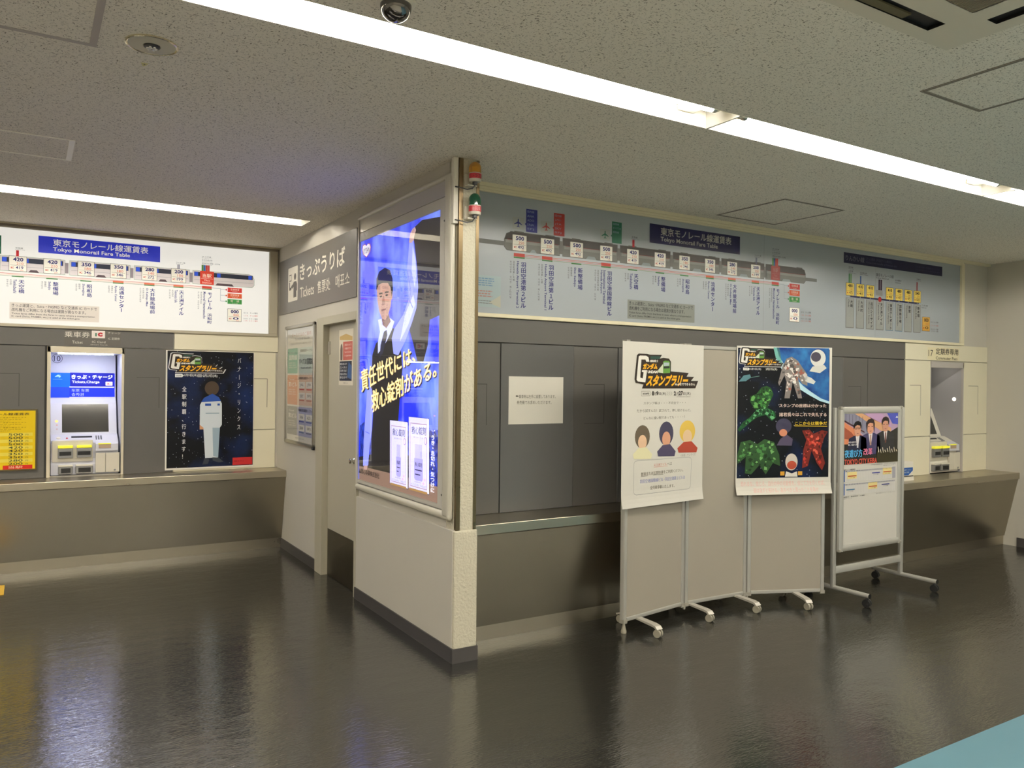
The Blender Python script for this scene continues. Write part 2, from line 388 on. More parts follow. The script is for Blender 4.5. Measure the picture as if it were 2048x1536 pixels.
# east wall, and the far sides of the hall that lie behind the camera
struct(MB().box((XE, -5, 0), (XE + .1, YG + .3, H), WALL), 'wall_east')
struct(MB().box((-5.1, -5, 0), (-5, 7.4, H), WALL), 'wall_west')
struct(MB().box((-5, -5.1, 0), (XE, -5, H), WALL), 'wall_south')
struct(MB().box((XE - .012, -4.9, 0), (XE, 3.86, .085), BASEB), 'baseboard_east')

# ---- ticket wall on the right (facing -y)
RO = (7.035, 7.565, .69, 1.728)       # opening of the commuter pass machine
wr = MB(); cells(wr, [XB, RO[0], RO[1], XE], [0, RO[2], RO[3], H], lambda x, z: (x, YG + .006, z), WALL, [RO]); wall_r = struct(wr, 'wall_right')
def panel(par, x0, x1, z0, z1, y, M, th=.006, name='panel', hatch=None, label=None):
    b = MB(); b.box((x0 + .0025, y - th, z0 + .002), (x1 - .0025, y + .004, z1 - .002), M)
    if hatch:
        hx0, hx1, hz0, hz1, sides = hatch; f = y - th - .0004; t = .0035
        if 't' in sides: b.box((hx0, f, hz1 - t), (hx1, f + .001, hz1), GROOVE)
        if 'r' in sides: b.box((hx1 - t, f, hz0), (hx1, f + .001, hz1), GROOVE)
        if 'l' in sides: b.box((hx0, f, hz0), (hx0 + t, f + .001, hz1), GROOVE)
        if 'b' in sides: b.box((hx0, f, hz0), (hx1, f + .001, hz0 + t * .5), GROOVE)
    return b.build(name, par, label=label)
GAPB = MB().box((XB, YG + .001, .70), (6.635, YG + .004, 1.89), GROOVE).build('backing', wall_r)
panel(wall_r, XB, 6.635, 1.742, 1.893, YG, GREY, name='fascia', label='dark grey band above the panels')
bx = 2.462
panel(wall_r, XB, bx, .70, 1.738, YG, GREY, hatch=(2.18, 2.37, 1.24, 1.49, 'tr'), label='grey panel beside the column')
for k in range(4):
    b0 = bx + k * .917
    panel(wall_r, b0, b0 + .55, .70, 1.74, YG - .004, GREYB, th=.008, name='blank_panel', label='lighter grey blank panel closing a machine bay')
    if k < 3: panel(wall_r, b0 + .55, b0 + .917, .70, 1.738, YG, GREY, hatch=(b0 + .55 + .09, b0 + .55 + .255, 1.235, 1.495, 'trb'))
xe = bx + 3 * .917 + .55
panel(wall_r, xe, 6.10, .70, 1.738, YG, GREY, hatch=(5.84, 6.01, 1.22, 1.50, 'tr'))
panel(wall_r, 6.10, 6.635, .70, 1.738, YG, GREY)
panel(wall_r, 6.637, XE, 1.742, 1.893, YG, CREAM, name='fascia', label='cream band above the pass machine')
for x0, x1, hx in ((6.637, RO[0] - .004, 6.88), (RO[1] + .004, XE, 7.83)):
    panel(wall_r, x0, x1, 1.052, 1.738, YG, CREAM, hatch=(hx - .17, hx, 1.24, 1.515, 'tr'), name='cream_panel')
    panel(wall_r, x0, x1, .70, 1.049, YG, CREAM, name='cream_panel')
# ---- wall at the back of the recess on the left
LO = (.157, .665, .712, 1.70)
wl = MB(); cells(wl, [-5, LO[0], LO[1], XU + .1], [0, LO[2], LO[3], H], lambda x, z: (x, YW + .006, z), WALL, [LO]); wall_l = struct(wl, 'wall_back')
MB().box((-5, YW + .001, .70), (.132, YW + .004, 1.89), GROOVE).build('backing', wall_l)
panel(wall_l, -5, 1.067, 1.752, 1.898, YW, GREY, name='fascia', label='dark grey band above the ticket machine')
panel(wall_l, -.45, .118, .70, 1.749, YW, GREY, hatch=(-.40, -.055, 1.27, 1.53, 'tr'))
panel(wall_l, -1.0, -.45, .70, 1.749, YW, GREYB, name='blank_panel'); panel(wall_l, -5, -1.0, .70, 1.749, YW, GREY)
panel(wall_l, .684, 1.067, .70, 1.749, YW, GREY, hatch=(.78, .955, 1.25, 1.51, 'tr'))
panel(wall_l, 1.069, XU, 1.752, 1.898, YW, CREAM, name='fascia', label='cream band beside the partition')
panel(wall_l, 1.069, 1.935, 1.05, 1.749, YW, CREAM, hatch=(1.70, 1.86, 1.25, 1.51, 'tr'), name='cream_panel')
panel(wall_l, 1.069, 1.935, .70, 1.047, YW, CREAM, name='cream_panel')
# ---- partition between the recess and the ticket wall (faces -x)
DY0, DY1, DZ = 5.235, 5.945, 1.925     # door opening
pw = MB()
pw.box((XU, 3.86, .70), (XB, 5.2, H), WALL); pw.box((XU, 5.2, 1.985), (XB, 6.105, H), WALL); pw.box((XU, 6.105, 0), (XB, 7.32, H), WALL)
pw.box((2.03, 5.19, 0), (XB, 6.12, 2.0), WALL)
wall_p = struct(pw, 'wall_partition')
da = MB(); da.box((1.938, 3.752, 0), (XB - .005, 5.2, .705), WALL, bev=.003); da.build('dado', wall_p, label='thicker lower part of the partition below the light box')
b = MB(); b.box((1.930, 3.74, 0), (1.94, 5.203, .078), BASEB); b.box((1.945, 6.11, 0), (XU + .002, 7.12, .082), BASEB); struct(b, 'baseboard_partition')
# ---- plastered column at the end of the partition
co = MB(); co.box((1.957, 3.748, .69), (2.073, 4.17, H), PLASTER); co.box((1.942, 3.736, .04), (2.084, 4.17, .703), PLASTER, bev=.008)
col = struct(co, 'column')
b = MB(); b.box((1.932, 3.728, 0), (2.087, 4.0, .076), BASEB); struct(b, 'baseboard_column')
# ---- door
d1 = tag(bpy.data.objects.new('door_1', None), kind='structure'); COL.objects.link(d1); d1['_o'] = (0, 0, 0)
cs = MB()
for a, b_ in (((1.936, 5.945, 0), (1.985, 6.105, 1.985)), ((1.936, 5.2, 0), (1.985, 5.238, 1.985)), ((1.936, 5.238, 1.925), (1.985, 5.945, 1.985))): cs.box(a, b_, CASING, bev=.002)
cs.box((1.985, 5.93, 0), (2.03, 5.95, 1.94), CASING); cs.box((1.985, 5.228, 0), (2.03, 5.24, 1.94), CASING); cs.box((1.985, 5.24, 1.915), (2.03, 5.94, 1.94), CASING)
cs.build('door_frame', d1)
MB().box((1.982, 5.243, .003), (2.022, 5.927, 1.918), DOORP, bev=.002).build('door_leaf', d1)
MB().box((1.9795, 5.245, .006), (1.983, 5.922, .362), steel_material('kick_steel', (92, 86, 74), 'x', 0.3)).build('kick_plate', d1, label='dark steel kick plate')
h = MB(); h.lathe([(0.022, 0), (.022, .004), (.013, .008), (.013, .02), (.019, .024), (.019, .034), (0.012, .038)], (1.982, 5.36, .93), CHROME, ax=(-1, 0, 0), n=20); h.build('door_knob', d1, smooth=True, label='small chrome lock knob')
h = MB(); h.box((1.976, 5.905, 1.70), (1.983, 5.925, 1.80), ALU, bev=.002); h.tube([(1.976, 5.927, 1.70), (1.976, 5.927, 1.80)], .006, ALU); h.build('hinge', d1)

# ---- trims: picture rail profiles round the two fare signs, joint line above the partition
t = MB(); t.box((XB, YG - .03, H - .022), (XE, YG + .006, H), CREAMT); t.box((XB, YG - .022, H - .04), (7.53, YG + .004, H - .022), CREAMT, bev=.002); struct(t, 'trim_1')
t = MB(); t.box((-5, YW - .03, H - .014), (XU, YW + .006, H), CREAMT); struct(t, 'trim_2')

# ================================================================= counters
def counter(name, x0, x1, yw, label):
    c = thing(name, ((x0 + x1) / 2, yw - .2, 0), label, 'counter', 'steel ticket counters')
    dy = yw - YG; f = 3.8445 + dy; k = 3.985 + dy
    MB().prism([(x0, yw, .70), (x0, f + .0015, .70), (x0, f, .698), (x0, f, .646), (x0, f + .006, .64), (x0, yw, .64)], [(x1, yw, .70), (x1, f + .0015, .70), (x1, f, .698), (x1, f, .646), (x1, f + .006, .64), (x1, yw, .64)], STEEL).build('worktop', c)
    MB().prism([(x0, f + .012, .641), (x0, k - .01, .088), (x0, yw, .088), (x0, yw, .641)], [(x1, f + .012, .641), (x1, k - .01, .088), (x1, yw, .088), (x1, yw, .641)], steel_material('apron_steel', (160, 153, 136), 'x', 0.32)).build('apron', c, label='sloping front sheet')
    MB().box((x0, k, 0), (x1, yw, .09), STEEL).build('kick_plate', c)
    return c
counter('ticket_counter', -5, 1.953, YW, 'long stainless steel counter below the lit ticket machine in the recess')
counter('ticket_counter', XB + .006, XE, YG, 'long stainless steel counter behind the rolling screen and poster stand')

# ================================================================= ceiling things
def lamp(x0, x1, y0, y1, label, group, src=None):
    if src is None:
        t = thing('fluorescent_light', ((x0 + x1) / 2, (y0 + y1) / 2, H), label, 'ceiling light', group)
        hz = H + .075; b = MB()
        b.quad((x0, y0, hz), (x1, y0, hz), (x1, y1, hz), (x0, y1, hz), WHITEP)
        b.quad((x0, y0, H - .002), (x1, y0, H - .002), (x1, y0, hz), (x0, y0, hz), WHITEP); b.quad((x0, y1, H - .002), (x1, y1, H - .002), (x1, y1, hz), (x0, y1, hz), WHITEP)
        b.build('housing', t)
        for s, xx in ((1, x0), (-1, x1)):
            e = MB(); e.box((xx, y0, H - .004), (xx + s * .006, y1, hz), ALUP); e.build('end_plate', t)
            e = MB(); e.box((xx + s * .07, (y0 + y1) / 2 - .052, H + .022), (xx + s * .088, (y0 + y1) / 2 - .016, hz), OFFW, bev=.004); e.build('lamp_holder', t)
            e = MB(); e.tube([(xx + s * .088, (y0 + y1) / 2 - .034, H + .032), (xx + s * .108, (y0 + y1) / 2 - .034, H + .032)], .0165, ALU, n=16); e.build('tube_cap', t, smooth=True)
        e = MB(); e.box((x1 - .20, y0 + .13, H + .045), (x1 - .10, y1 - .015, H + .07), WHITEP, bev=.004); e.build('ballast_cover', t)
        e = MB(); e.tube([(x0 + .108, (y0 + y1) / 2 - .034, H + .032), (x1 - .108, (y0 + y1) / 2 - .034, H + .032)], .016, TUBEM, n=12); e.build('tube', t, smooth=True)
        return t
    r = src.copy(); COL.objects.link(r); r.location = ((x0 + x1) / 2, (y0 + y1) / 2, H); tag(r, label, 'ceiling light', group)
    for c in src.children:
        d = c.copy(); COL.objects.link(d); d.parent = r
    return r
GL = 'recessed fluorescent lights'
L0 = lamp(.32, 2.70, LY0, LY1, 'long fluorescent fixture running out of the top of the photo, nearest of the main row', GL)
lamp(2.70, 5.08, LY0, LY1, 'fluorescent fixture in the middle of the main row, above the rolling screen', GL, L0)
lamp(5.08, 7.46, LY0, LY1, 'fluorescent fixture cut by the right edge of the photo, end of the main row', GL, L0)
OUT = 'unseen fluorescent fixture outside the frame, lighting the hall'
for yy in (-.75, -3.9):  # two unseen lamp rows added behind the camera to brighten the hall
    for xx in (-4.44, -2.06, .32, 2.70, 5.08): lamp(xx, xx + 2.38, yy - .104, yy + .104, OUT, GL, L0)
lamp(-2.06, .32, LY0, LY1, OUT, GL, L0); lamp(-4.44, -2.06, LY0, LY1, OUT, GL, L0)
L1 = lamp(-.57, 1.81, KY0, KY1, 'narrow fluorescent fixture in front of the lit fare table over the recess', GL)
lamp(-2.95, -.57, KY0, KY1, OUT, GL, L1)

d = thing('dome_mirror', (.985, 2.335, H), 'small chrome dome on the ceiling, cut by the top edge beside the long light', 'dome')
MB().lathe([(.062, 0), (.062, -.006), (.054, -.01)], (.985, 2.335, H), WHITEP, n=32).build('mounting_ring', d, smooth=True)
MB().lathe([(.05 * math.cos(a), -.012 - .05 * math.sin(a)) for a in [i * math.pi / 24 for i in range(-2, 13)]], (.985, 2.335, H), SMOKE, n=40).build('dome', d, smooth=True)
d = thing('ceiling_sensor', (.371, 3.105, H), 'round grey ceiling sensor disc with a clear faceted eye', 'sensor')
cx, cy = .371, 3.105
MB().lathe([(.088, 0), (.088, -.005), (.084, -.007), (.080, -.004)], (cx, cy, H), mat('brass_rim', (236, 226, 196), rough=.2, metal=.9), n=40).build('rim', d, smooth=True)
MB().lathe([(.080, -.001), (.080, -.004), (.03, -.007), (.028, -.004)], (cx, cy, H), mat('sensor_plate', (196, 190, 170), rough=.5), n=40).build('cover_plate', d, smooth=True)
e = MB(); e.lathe([(.027, -.003), (.027, -.011), (.018, -.014)], (cx, cy, H), DARKG, n=24)
for i in range(7):
    a = i * math.pi * 2 / 6; r = .014 if i < 6 else 0
    e.lathe([(.006, 0), (.005, -.005), (.001, -.007)], (cx + r * math.cos(a), cy + r * math.sin(a), H - .013), CHROME, n=10)
e.build('eye', d, smooth=True, label='clear faceted eye')
st = MB(); st.prism([(.357, 3.302, H - .001), (.383, 3.302, H - .001), (.372, 3.334, H - .001), (.366, 3.334, H - .001)], [(.357, 3.302, H), (.383, 3.302, H), (.372, 3.334, H), (.366, 3.334, H)], mat('sticker_yellow', (208, 198, 130)))
st.prism([(.367, 3.31, H - .0016), (.374, 3.31, H - .0016), (.3705, 3.322, H - .0016)], [(.367, 3.31, H), (.374, 3.31, H), (.3705, 3.322, H)], mat('sticker_dark', (110, 104, 84)))
tag(st.build('ceiling_sticker'), 'tiny pale yellow triangular sticker on the ceiling next to the round sensor', 'sticker')

def access_panel(x0, x1, y0, y1, label, MF, wd, inner=True, board=CEIL, wr=None):
    t = thing('ceiling_access_panel', ((x0 + x1) / 2, (y0 + y1) / 2, H), label, 'ceiling panel', 'ceiling access panels')
    f = MB()
    wr = wr or wd
    for (a, b, c, d_) in ((x0, x1, y0, y0 + wd), (x0, x1, y1 - wd, y1), (x0, x0 + wr, y0 + wd, y1 - wd), (x1 - wr, x1, y0 + wd, y1 - wd)):
        f.box((a, c, H - .003), (b, d_, H + .001), MF)
    if inner:
        g = wd * .45
        for (a, b, c, d_) in ((x0 + g, x1 - g, y0 + g, y0 + g + .002), (x0 + g, x1 - g, y1 - g - .002, y1 - g), (x0 + g, x0 + g + .002, y0 + g, y1 - g), (x1 - g - .002, x1 - g, y0 + g, y1 - g)):
            f.box((a, c, H - .0036), (b, d_, H), mat('panel_gap', (92, 84, 74), rough=.7))
    f.build('frame', t)
    MB().box((x0 + wr, y0 + wd, H - .0015), (x1 - wr, y1 - wd, H + .001), board).build('board', t)
    return t
FRG = mat('grey_panel_frame', (142, 132, 118), rough=.6); FRL = mat('pale_panel_frame', (240, 234, 214), rough=.35); FRB = mat('taupe_panel_frame', (176, 166, 158), rough=.5)
access_panel(4.139, 4.742, 3.417, 4.013, 'square ceiling hatch with grey edges just in front of the unlit fare table', FRG, .016)
access_panel(3.077, 3.515, 1.44, 1.876, 'square ceiling hatch cut by the right edge of the photo beyond the main lights', FRG, .018)
access_panel(-.24, .196, 4.572, 5.008, 'ceiling hatch with thin pale metal frame at the left edge', FRL, .013, inner=False, wr=.027)
access_panel(-.25, .203, 2.79, 3.237, 'ceiling hatch with soft taupe edges in the top left corner', FRB, .024, inner=False)

ac = thing('air_conditioner', (2.285, 1.105, H), 'square ceiling air conditioner cassette in the top right corner', 'air conditioner')
ACP = mat('cassette_plastic', (212, 204, 186), rough=.5); a0, a1, c0, c1 = 1.81, 2.755, .635, 1.585; zb = H - .012
f = MB(); sx = [a0, 1.875, 1.935, 2.02, 2.55, 2.632, 2.690, a1]; sy = [c0, .69, .75, .832, 1.382, 1.47, 1.53, c1]
holes = [(2.02, 2.55, 1.47, 1.53), (2.632, 2.690, .832, 1.382), (2.02, 2.55, .69, .75), (1.875, 1.935, .832, 1.382), (2.02, 2.55, .832, 1.382)]
cells(f, sx, sy, lambda x, y: (x, y, zb), ACP, holes)
for (x, y, u, v) in ((a0, c0, a1, c0), (a1, c0, a1, c1), (a1, c1, a0, c1), (a0, c1, a0, c0)): f.quad((x, y, zb), (u, v, zb), (u, v, H), (x, y, H), ACP)
f.build('panel', ac)
for q in holes[:4]:
    s = MB(); x0, x1, y0, y1 = q
    s.quad((x0, y0, H - .001), (x1, y0, H - .001), (x1, y1, H - .001), (x0, y1, H - .001), BLACK)
    for a, b_ in (((x0, y0), (x1, y0)), ((x1, y0), (x1, y1)), ((x1, y1), (x0, y1)), ((x0, y1), (x0, y0))): s.quad((*a, zb), (*b_, zb), (*b_, H), (*a, H), BLACK)
    s.build('air_slot', ac)
s = MB(); s.box((2.02, 1.495, H - .010), (2.40, 1.527, H - .004), mat('flap_dusty', (96, 88, 62), rough=.8)); s.build('louver_flap', ac, label='dusty flap in the outlet slot')
s = MB(); s.quad((2.02, .832, H - .004), (2.55, .832, H - .004), (2.55, 1.382, H - .004), (2.02, 1.382, H - .004), mat('grille_back', (96, 86, 76), rough=.7))
for i in range(66):
    x = 2.02 + i * .53 / 66; s.box((x, .832, H - .011), (x + .004, 1.382, H - .005), mat('grille_bar', (150, 138, 120), rough=.6))
s.build('intake_grille', ac)

tl = MB(); tl.box((-.43, 6.45, 0), (-.128, 6.735, .005), mat('yellow_tile', (226, 180, 60), rough=.5), bev=.002)
for i in range(5):
    for j in range(5): tl.lathe([(.012, 0), (.009, .004)], (-.40 + i * .06, 6.47 + j * .06, .005), mat('yellow_tile', (226, 180, 60)), n=10)
tag(tl.build('tactile_tile'), 'yellow tactile floor tile at the left edge of the photo', 'floor tile')
# ================================================================= fare tables
ST = [('羽田空港第２ビル', ['Haneda Airport Terminal 2'], '羽田机场第2大楼', '하네다공항 국내선 제2터미널', 500, 250, 492, 2),
      ('羽田空港第１ビル', ['Haneda Airport Terminal 1'], '羽田机场第1大楼', '하네다공항 국내선 제1터미널', 500, 250, 492, 2),
      ('新整備場', ['Shin Seibijo'], '新整备场', '신세이비조', 500, 250, 492, 0),
      ('羽田空港国際線ビル', ['International Terminal', 'Haneda Airport'], '羽田机场国际线大楼', '하네다공항 국제선 터미널', 500, 250, 492, 2),
      ('天空橋', ['Tenkubashi'], '天空桥', '덴쿠바시', 420, 210, 419, 0), ('整備場', ['Seibijo'], '整备场', '세이비조', 420, 210, 419, 0),
      ('昭和島', ['Showajima'], '昭和岛', '쇼와지마', 350, 180, 346, 0), ('流通センター', ['Ryutsu Center'], '流通中心', '유통센터', 350, 180, 346, 1),
      ('大井競馬場前', ['Oi Keibajo Mae'], '大井赛马场前', '오이게이바조마에', 280, 140, 272, 1), ('天王洲アイル', ['Tennozu Isle'], '天王洲岛', '덴노즈아일', 200, 100, 199, 1),
      ('モノレール 浜松町', ['Monorail Hamamatsucho'], '单轨电车滨松町', '모노레일 하마마쓰초', 0, 0, 0, 2)]
def fare_card(par, face, x0, x1, z0, z1, a, b, c, e, bg=(238, 234, 222), nav=(34, 32, 100), red=(206, 96, 60)):
    k = Art(face, d=.0022); wd = x1 - x0; h = z1 - z0; kk = lambda u, v: (x0 + u * wd, z1 - v * h)
    k.rrect((x0 - .003, z1 + .003), (x1 + .003, z0 - .003), .004, ink((104, 96, 92), e), 0); k.rrect((x0, z1), (x1, z0), .004, ink(bg, e), 1)
    k.text(str(a), kk(.22, .07), kk(.82, .34), ink(nav, e), 2, .032); k.text(str(b), kk(.42, .40), kk(.82, .58), ink(red, e), 2)
    k.rect(kk(.06, .605), kk(.94, .622), ink((120, 112, 110), e), 2); k.text(str(c), kk(.38, .665), kk(.82, .87), ink(nav, e), 2, .012)
    k.text('IC', kk(.10, .73), kk(.28, .86), ink((190, 60, 40), e), 2, .04); k.text(str(c // 2 if c > 200 else 99), kk(.62, .90), kk(.82, .98), ink(red, e), 2)
    return k.build('fare_card', par)
def fare_table(t, face, xs, cw, dz, lit, dx):
    e = SIGN_L if lit else 0
    I = lambda *c: ink(c if lit else [v * .86 for v in c], e, .3 if not lit else .5)
    nav = I(36, 34, 112); grey = I(120, 116, 112); blk = I(60, 58, 62)
    Z = lambda z: z + dz; X = lambda x: x + dx
    A = Art(face, d=.0)
    # train
    zt, zb = Z(2.428), Z(2.315); n = len(xs)
    for c0 in range(0, n, 2):
        last = c0 + 1 >= n
        u0 = xs[c0] - .058; u1 = (xs[c0 + 1] + .145) if not last else xs[c0] + (.405 if not lit else .46)
        nose0 = c0 == 0; P = []
        r = .05
        tl = [(u0 + r, zt), (u0 + r * .3, zt - r * .3), (u0, zt - r)] if nose0 else [(u0, zt)]
        tr = [(u1, zt - r * .8), (u1 - r * .3, zt - r * .2), (u1 - r, zt)] if last else [(u1, zt)]
        bl = [(u0, zb + .02), (u0 + .02, zb)] if nose0 else [(u0, zb)]
        br = [(u1 - .02, zb), (u1, zb + .02)] if last else [(u1, zb)]
        body = tl + bl + br + tr
        cxm, czm = (u0 + u1) / 2, (zt + zb) / 2
        A.poly([(cxm + (p[0] - cxm) * 1.012 , czm + (p[1] - czm) * 1.06) for p in body], I(92, 92, 88) if not lit else I(150, 170, 150), 1, True)
        A.poly(body, I(122, 122, 116) if not lit else I(214, 206, 206), 2, True)
        wt = [(p[0], p[1]) for p in tl] + [(u0 if not nose0 else u0, zt - .046), (u1, zt - .046)] + tr
        if lit:
            A.poly([(u0 + .01, zt - .008), (u0 + .01, zt - .046), (u1 - .012, zt - .046), (u1 - .012, zt - .008)], I(40, 44, 60), 3, True)
            for q in (u0 + .012, u1 - .05, (u0 + u1) / 2 - .06): A.rect((q, zt - .010), (q + .03, zt - .044), I(44, 84, 214), 4)
            A.rect((u0 + .01, zt - .075), (u1 - .01, zt - .078), I(170, 164, 170), 3)
        else:
            A.poly(wt, I(66, 60, 56), 3, True)
            A.rect((u0 + .02, zt - .046), (u1 - .01, zt - .049), I(132, 56, 48), 4)
            A.rect((u0 + .01, zt - .05), (u1 - .008, zt - .068), I(146, 146, 140), 3)
            for q in (u0 + .07, u1 - .11): A.rect((q, zt + .008), (q + .07, zt), I(92, 92, 86), 3)
            A.line([(u0 + .04, zt + .002), (u1 - .04, zt + .002)], .003, I(92, 92, 86), 4)
        # recess of the running gear in the middle of each car
        m0, m1 = u0 + .185, u1 - .175
        A.poly([(m0, zb - .004), (m1, zb - .004), (m1 - .016, zb + .016), (m0 + .016, zb + .016)], I(150, 160, 160) if not lit else I(84, 70, 74), 4, True)
        if not last: A.rect((u1 + .002, zt - .02), (u1 + .026, zb + .01), I(120, 118, 112) if not lit else I(140, 130, 136), 2)
    xa = xs[0] - .058; xz = xs[-1] + (.405 if not lit else .46)
    if not lit:
        A.rect((XB, Z(2.365)), (xa, Z(2.338)), I(116, 118, 114), 1); A.rect((xz, Z(2.362)), (xz + .14, Z(2.336)), I(116, 118, 114), 1)
    # route lines
    q0, q1 = xs[0] + .01, xs[-1] + .10
    for z, c in ((2.296, (196, 112, 100)), (2.287, (206, 140, 128) if not lit else (222, 170, 150)), (2.278, (150, 160, 136))): A.rect((q0, Z(z)), (q1, Z(z - .004)), I(*c), 1)
    for i, s in enumerate(ST):
        x0, xm = xs[i], xs[i] + cw / 2
        ty = s[7]
        if ty >= 1: A.rect((xm - .04, Z(2.300 if ty == 2 else 2.291)), (xm + .04, Z(2.279)), I(196, 66, 54) if ty == 2 else I(208, 96, 62), 2)
        A.rect((xm - .04, Z(2.278)), (xm + .04, Z(2.269)), I(70, 122, 66), 2)
        L = len(s[0]); h = .0362 * L if L < 8 else (.0362 * L if L < 9 else .0335 * L)
        if i == 10: h = .031 * L
        kx = x0 + .062
        A.vtext(s[0], (kx, Z(2.250)), (kx + .042, Z(2.250) - h), nav, 1, .026, .97)
        eh = [.29, .29, .125, .22, .108, .068, .096, .13, .155, .11, .235][i]
        for j, en in enumerate(s[1]): A.text(en, (kx - .034 - .026 * j, Z(2.250)), (kx - .012 - .026 * j, Z(2.250) - (eh if j == 0 else eh * .7)), nav, 1, .016, turn=True)
        j = len(s[1]) - 1
        A.vtext(s[2], (kx - .058 - .026 * j, Z(2.250)), (kx - .042 - .026 * j, Z(2.250) - .0155 * len(s[2])), blk, 1, 0, .95)
        A.vtext(s[3], (kx - .080 - .026 * j, Z(2.250)), (kx - .064 - .026 * j, Z(2.250) - .0155 * len(s[3])), blk, 1, 0, .95)
    # interchange marks
    x4, x9, xt = xs[4], xs[9], xs[-1]
    A.rect((x4 + .045, Z(2.478)), (x4 + .064, Z(2.428)), I(196, 44, 52), 5); A.text('京急線', (x4 + .04, Z(2.503)), (x4 + .09, Z(2.489)), blk, 2); A.text('Keikyu Line', (x4 + .04, Z(2.486)), (x4 + .105, Z(2.48)), blk, 2)
    for q in (.048, .058): A.rect((x9 + q, Z(2.468)), (x9 + q + .007, Z(2.418)), I(98, 98, 124), 5)
    A.text('りんかい線', (x9 + .04, Z(2.492)), (x9 + .11, Z(2.479)), blk, 2); A.text('Rinkai Line', (x9 + .04, Z(2.476)), (x9 + .095, Z(2.47)), blk, 2)
    for q, c in enumerate(((84, 140, 66), (46, 104, 176), (196, 60, 56), (202, 70, 62))): A.rect((xt + .012 + q * .017, Z(2.482)), (xt + .028 + q * .017, Z(2.424)), I(*c), 5)
    for q, (ja, en, w_) in enumerate((('JR 山手線', 'JR Yamanote Line', .075), ('JR 京浜東北線', 'JR Keihin-Tohoku Line', .085), ('都営地下鉄 浅草線・大江戸線', 'Asakusa Line, Oedo Line', .15))):
        A.text(ja, (xt + .015, Z(2.56 - q * .028)), (xt + .015 + w_, Z(2.548 - q * .028)), blk, 2); A.text(en, (xt + .015, Z(2.545 - q * .028)), (xt + .1, Z(2.539 - q * .028)), blk, 2)
    # airport pictograms with coloured plates
    for i, c in ((0, (36, 44, 128)), (1, (170, 50, 44)), (3, (44, 112, 86))):
        x0 = xs[i]; cc = I(*c); A.rect((x0, Z(2.522)), (x0 + .08, Z(2.450)), I(170, 172, 166) if not lit else I(225, 225, 220), 1); A.rect((x0 + .002, Z(2.520)), (x0 + .078, Z(2.452)), I(176, 180, 176) if not lit else I(250, 250, 245), 2)
        cx, cz = x0 + .04, Z(2.488)
        pl = [(0, .027), (.004, .02), (.004, .008), (.029, -.008), (.029, -.012), (.004, -.004), (.003, -.017), (.011, -.024), (.011, -.027), (0, -.023)]
        A.poly([(cx + a, cz + b) for a, b in pl] + [(cx - a, cz + b) for a, b in pl[::-1][1:-1]], cc, 3, True)
        A.rect((x0 + .098, Z(2.583)), (x0 + .182, Z(2.440)), cc, 1); A.poly([(x0 + .099, Z(2.478)), (x0 + .088, Z(2.487)), (x0 + .099, Z(2.496))], cc, 1, True)
        tx = I(150, 164, 186)
        for q, s in enumerate({0: ['国内線', 'ANA', 'ADO', 'SNA', 'SFJ'], 1: ['国内線', 'JAL', 'JTA', 'SKY', 'SFJ'], 3: ['国際線', 'すべての', '国際線']}[i]):
            A.text(s, (x0 + .106, Z(2.574 - q * .027)), (x0 + .106 + .017 * len(s), Z(2.56 - q * .027)), tx, 2)
    # explanatory box
    nx = X(3.46); A.rect((nx, Z(2.071)), (nx + .621, Z(1.942)), I(148, 152, 144) if not lit else I(206, 198, 188), 1)
    for s, z0, z1, w_ in (('きっぷ運賃と、Suica・PASMO など交通系 IC カードで', 2.062, 2.035, .59), ('改札機をご利用になる場合は運賃が異なります。', 2.028, 2.001, .51), ('Ticket fares differ from the fares in cases where a transportation', 1.991, 1.974, .575), ('IC card (Suica, PASMO, etc.) is used at the ticket gate.', 1.970, 1.953, .47)):
        A.text(s, (nx + .014, Z(z0)), (nx + .014 + w_, Z(z1)), blk, 2, .008)
    # legend
    g = X(5.095) if not lit else 1.505
    for z, c, ja, en in ((2.301, (196, 56, 52), '空港快速', 'Haneda Express'), (2.250, (208, 92, 56), '区間快速', 'Rapid'), (2.199, (66, 140, 72), '普　通', 'Local')):
        A.rect((g, Z(z)), (g + .123, Z(z - .042)), I(*c), 2); A.text(ja, (g + .025, Z(z - .006)), (g + .1, Z(z - .025)), I(232, 214, 196), 3); A.text(en, (g + .04, Z(z - .03)), (g + .085, Z(z - .037)), I(232, 214, 196), 3)
        A.oval((g - .018, Z(z - .014)), (g - .004, Z(z - .028)), I(*c), 2); A.line([(q1, Z(2.288)), (g - .06, Z(2.288)), (g - .06, Z(z - .021)), (g - .012, Z(z - .021))], .003, I(140, 150, 160), 1)
    for s, z, c in (('おとな　きっぷ運賃', 2.092, blk), ('こども　きっぷ運賃', 2.068, I(196, 84, 70)), ('おとな　IC カード運賃', 2.040, blk), ('こども　IC カード運賃', 2.022, I(196, 84, 70))): A.text(s, (g + .14, Z(z)), (g + .262, Z(z - .014)), c, 2)
    A.build('printed_diagram', t, label='printed monorail route with station names')
    # cards and plates
    for i, s in enumerate(ST[:10]): fare_card(t, face, xs[i], xs[i] + cw, Z(2.316), Z(2.412) if not lit else Z(2.430), s[4], s[5], s[6], e)
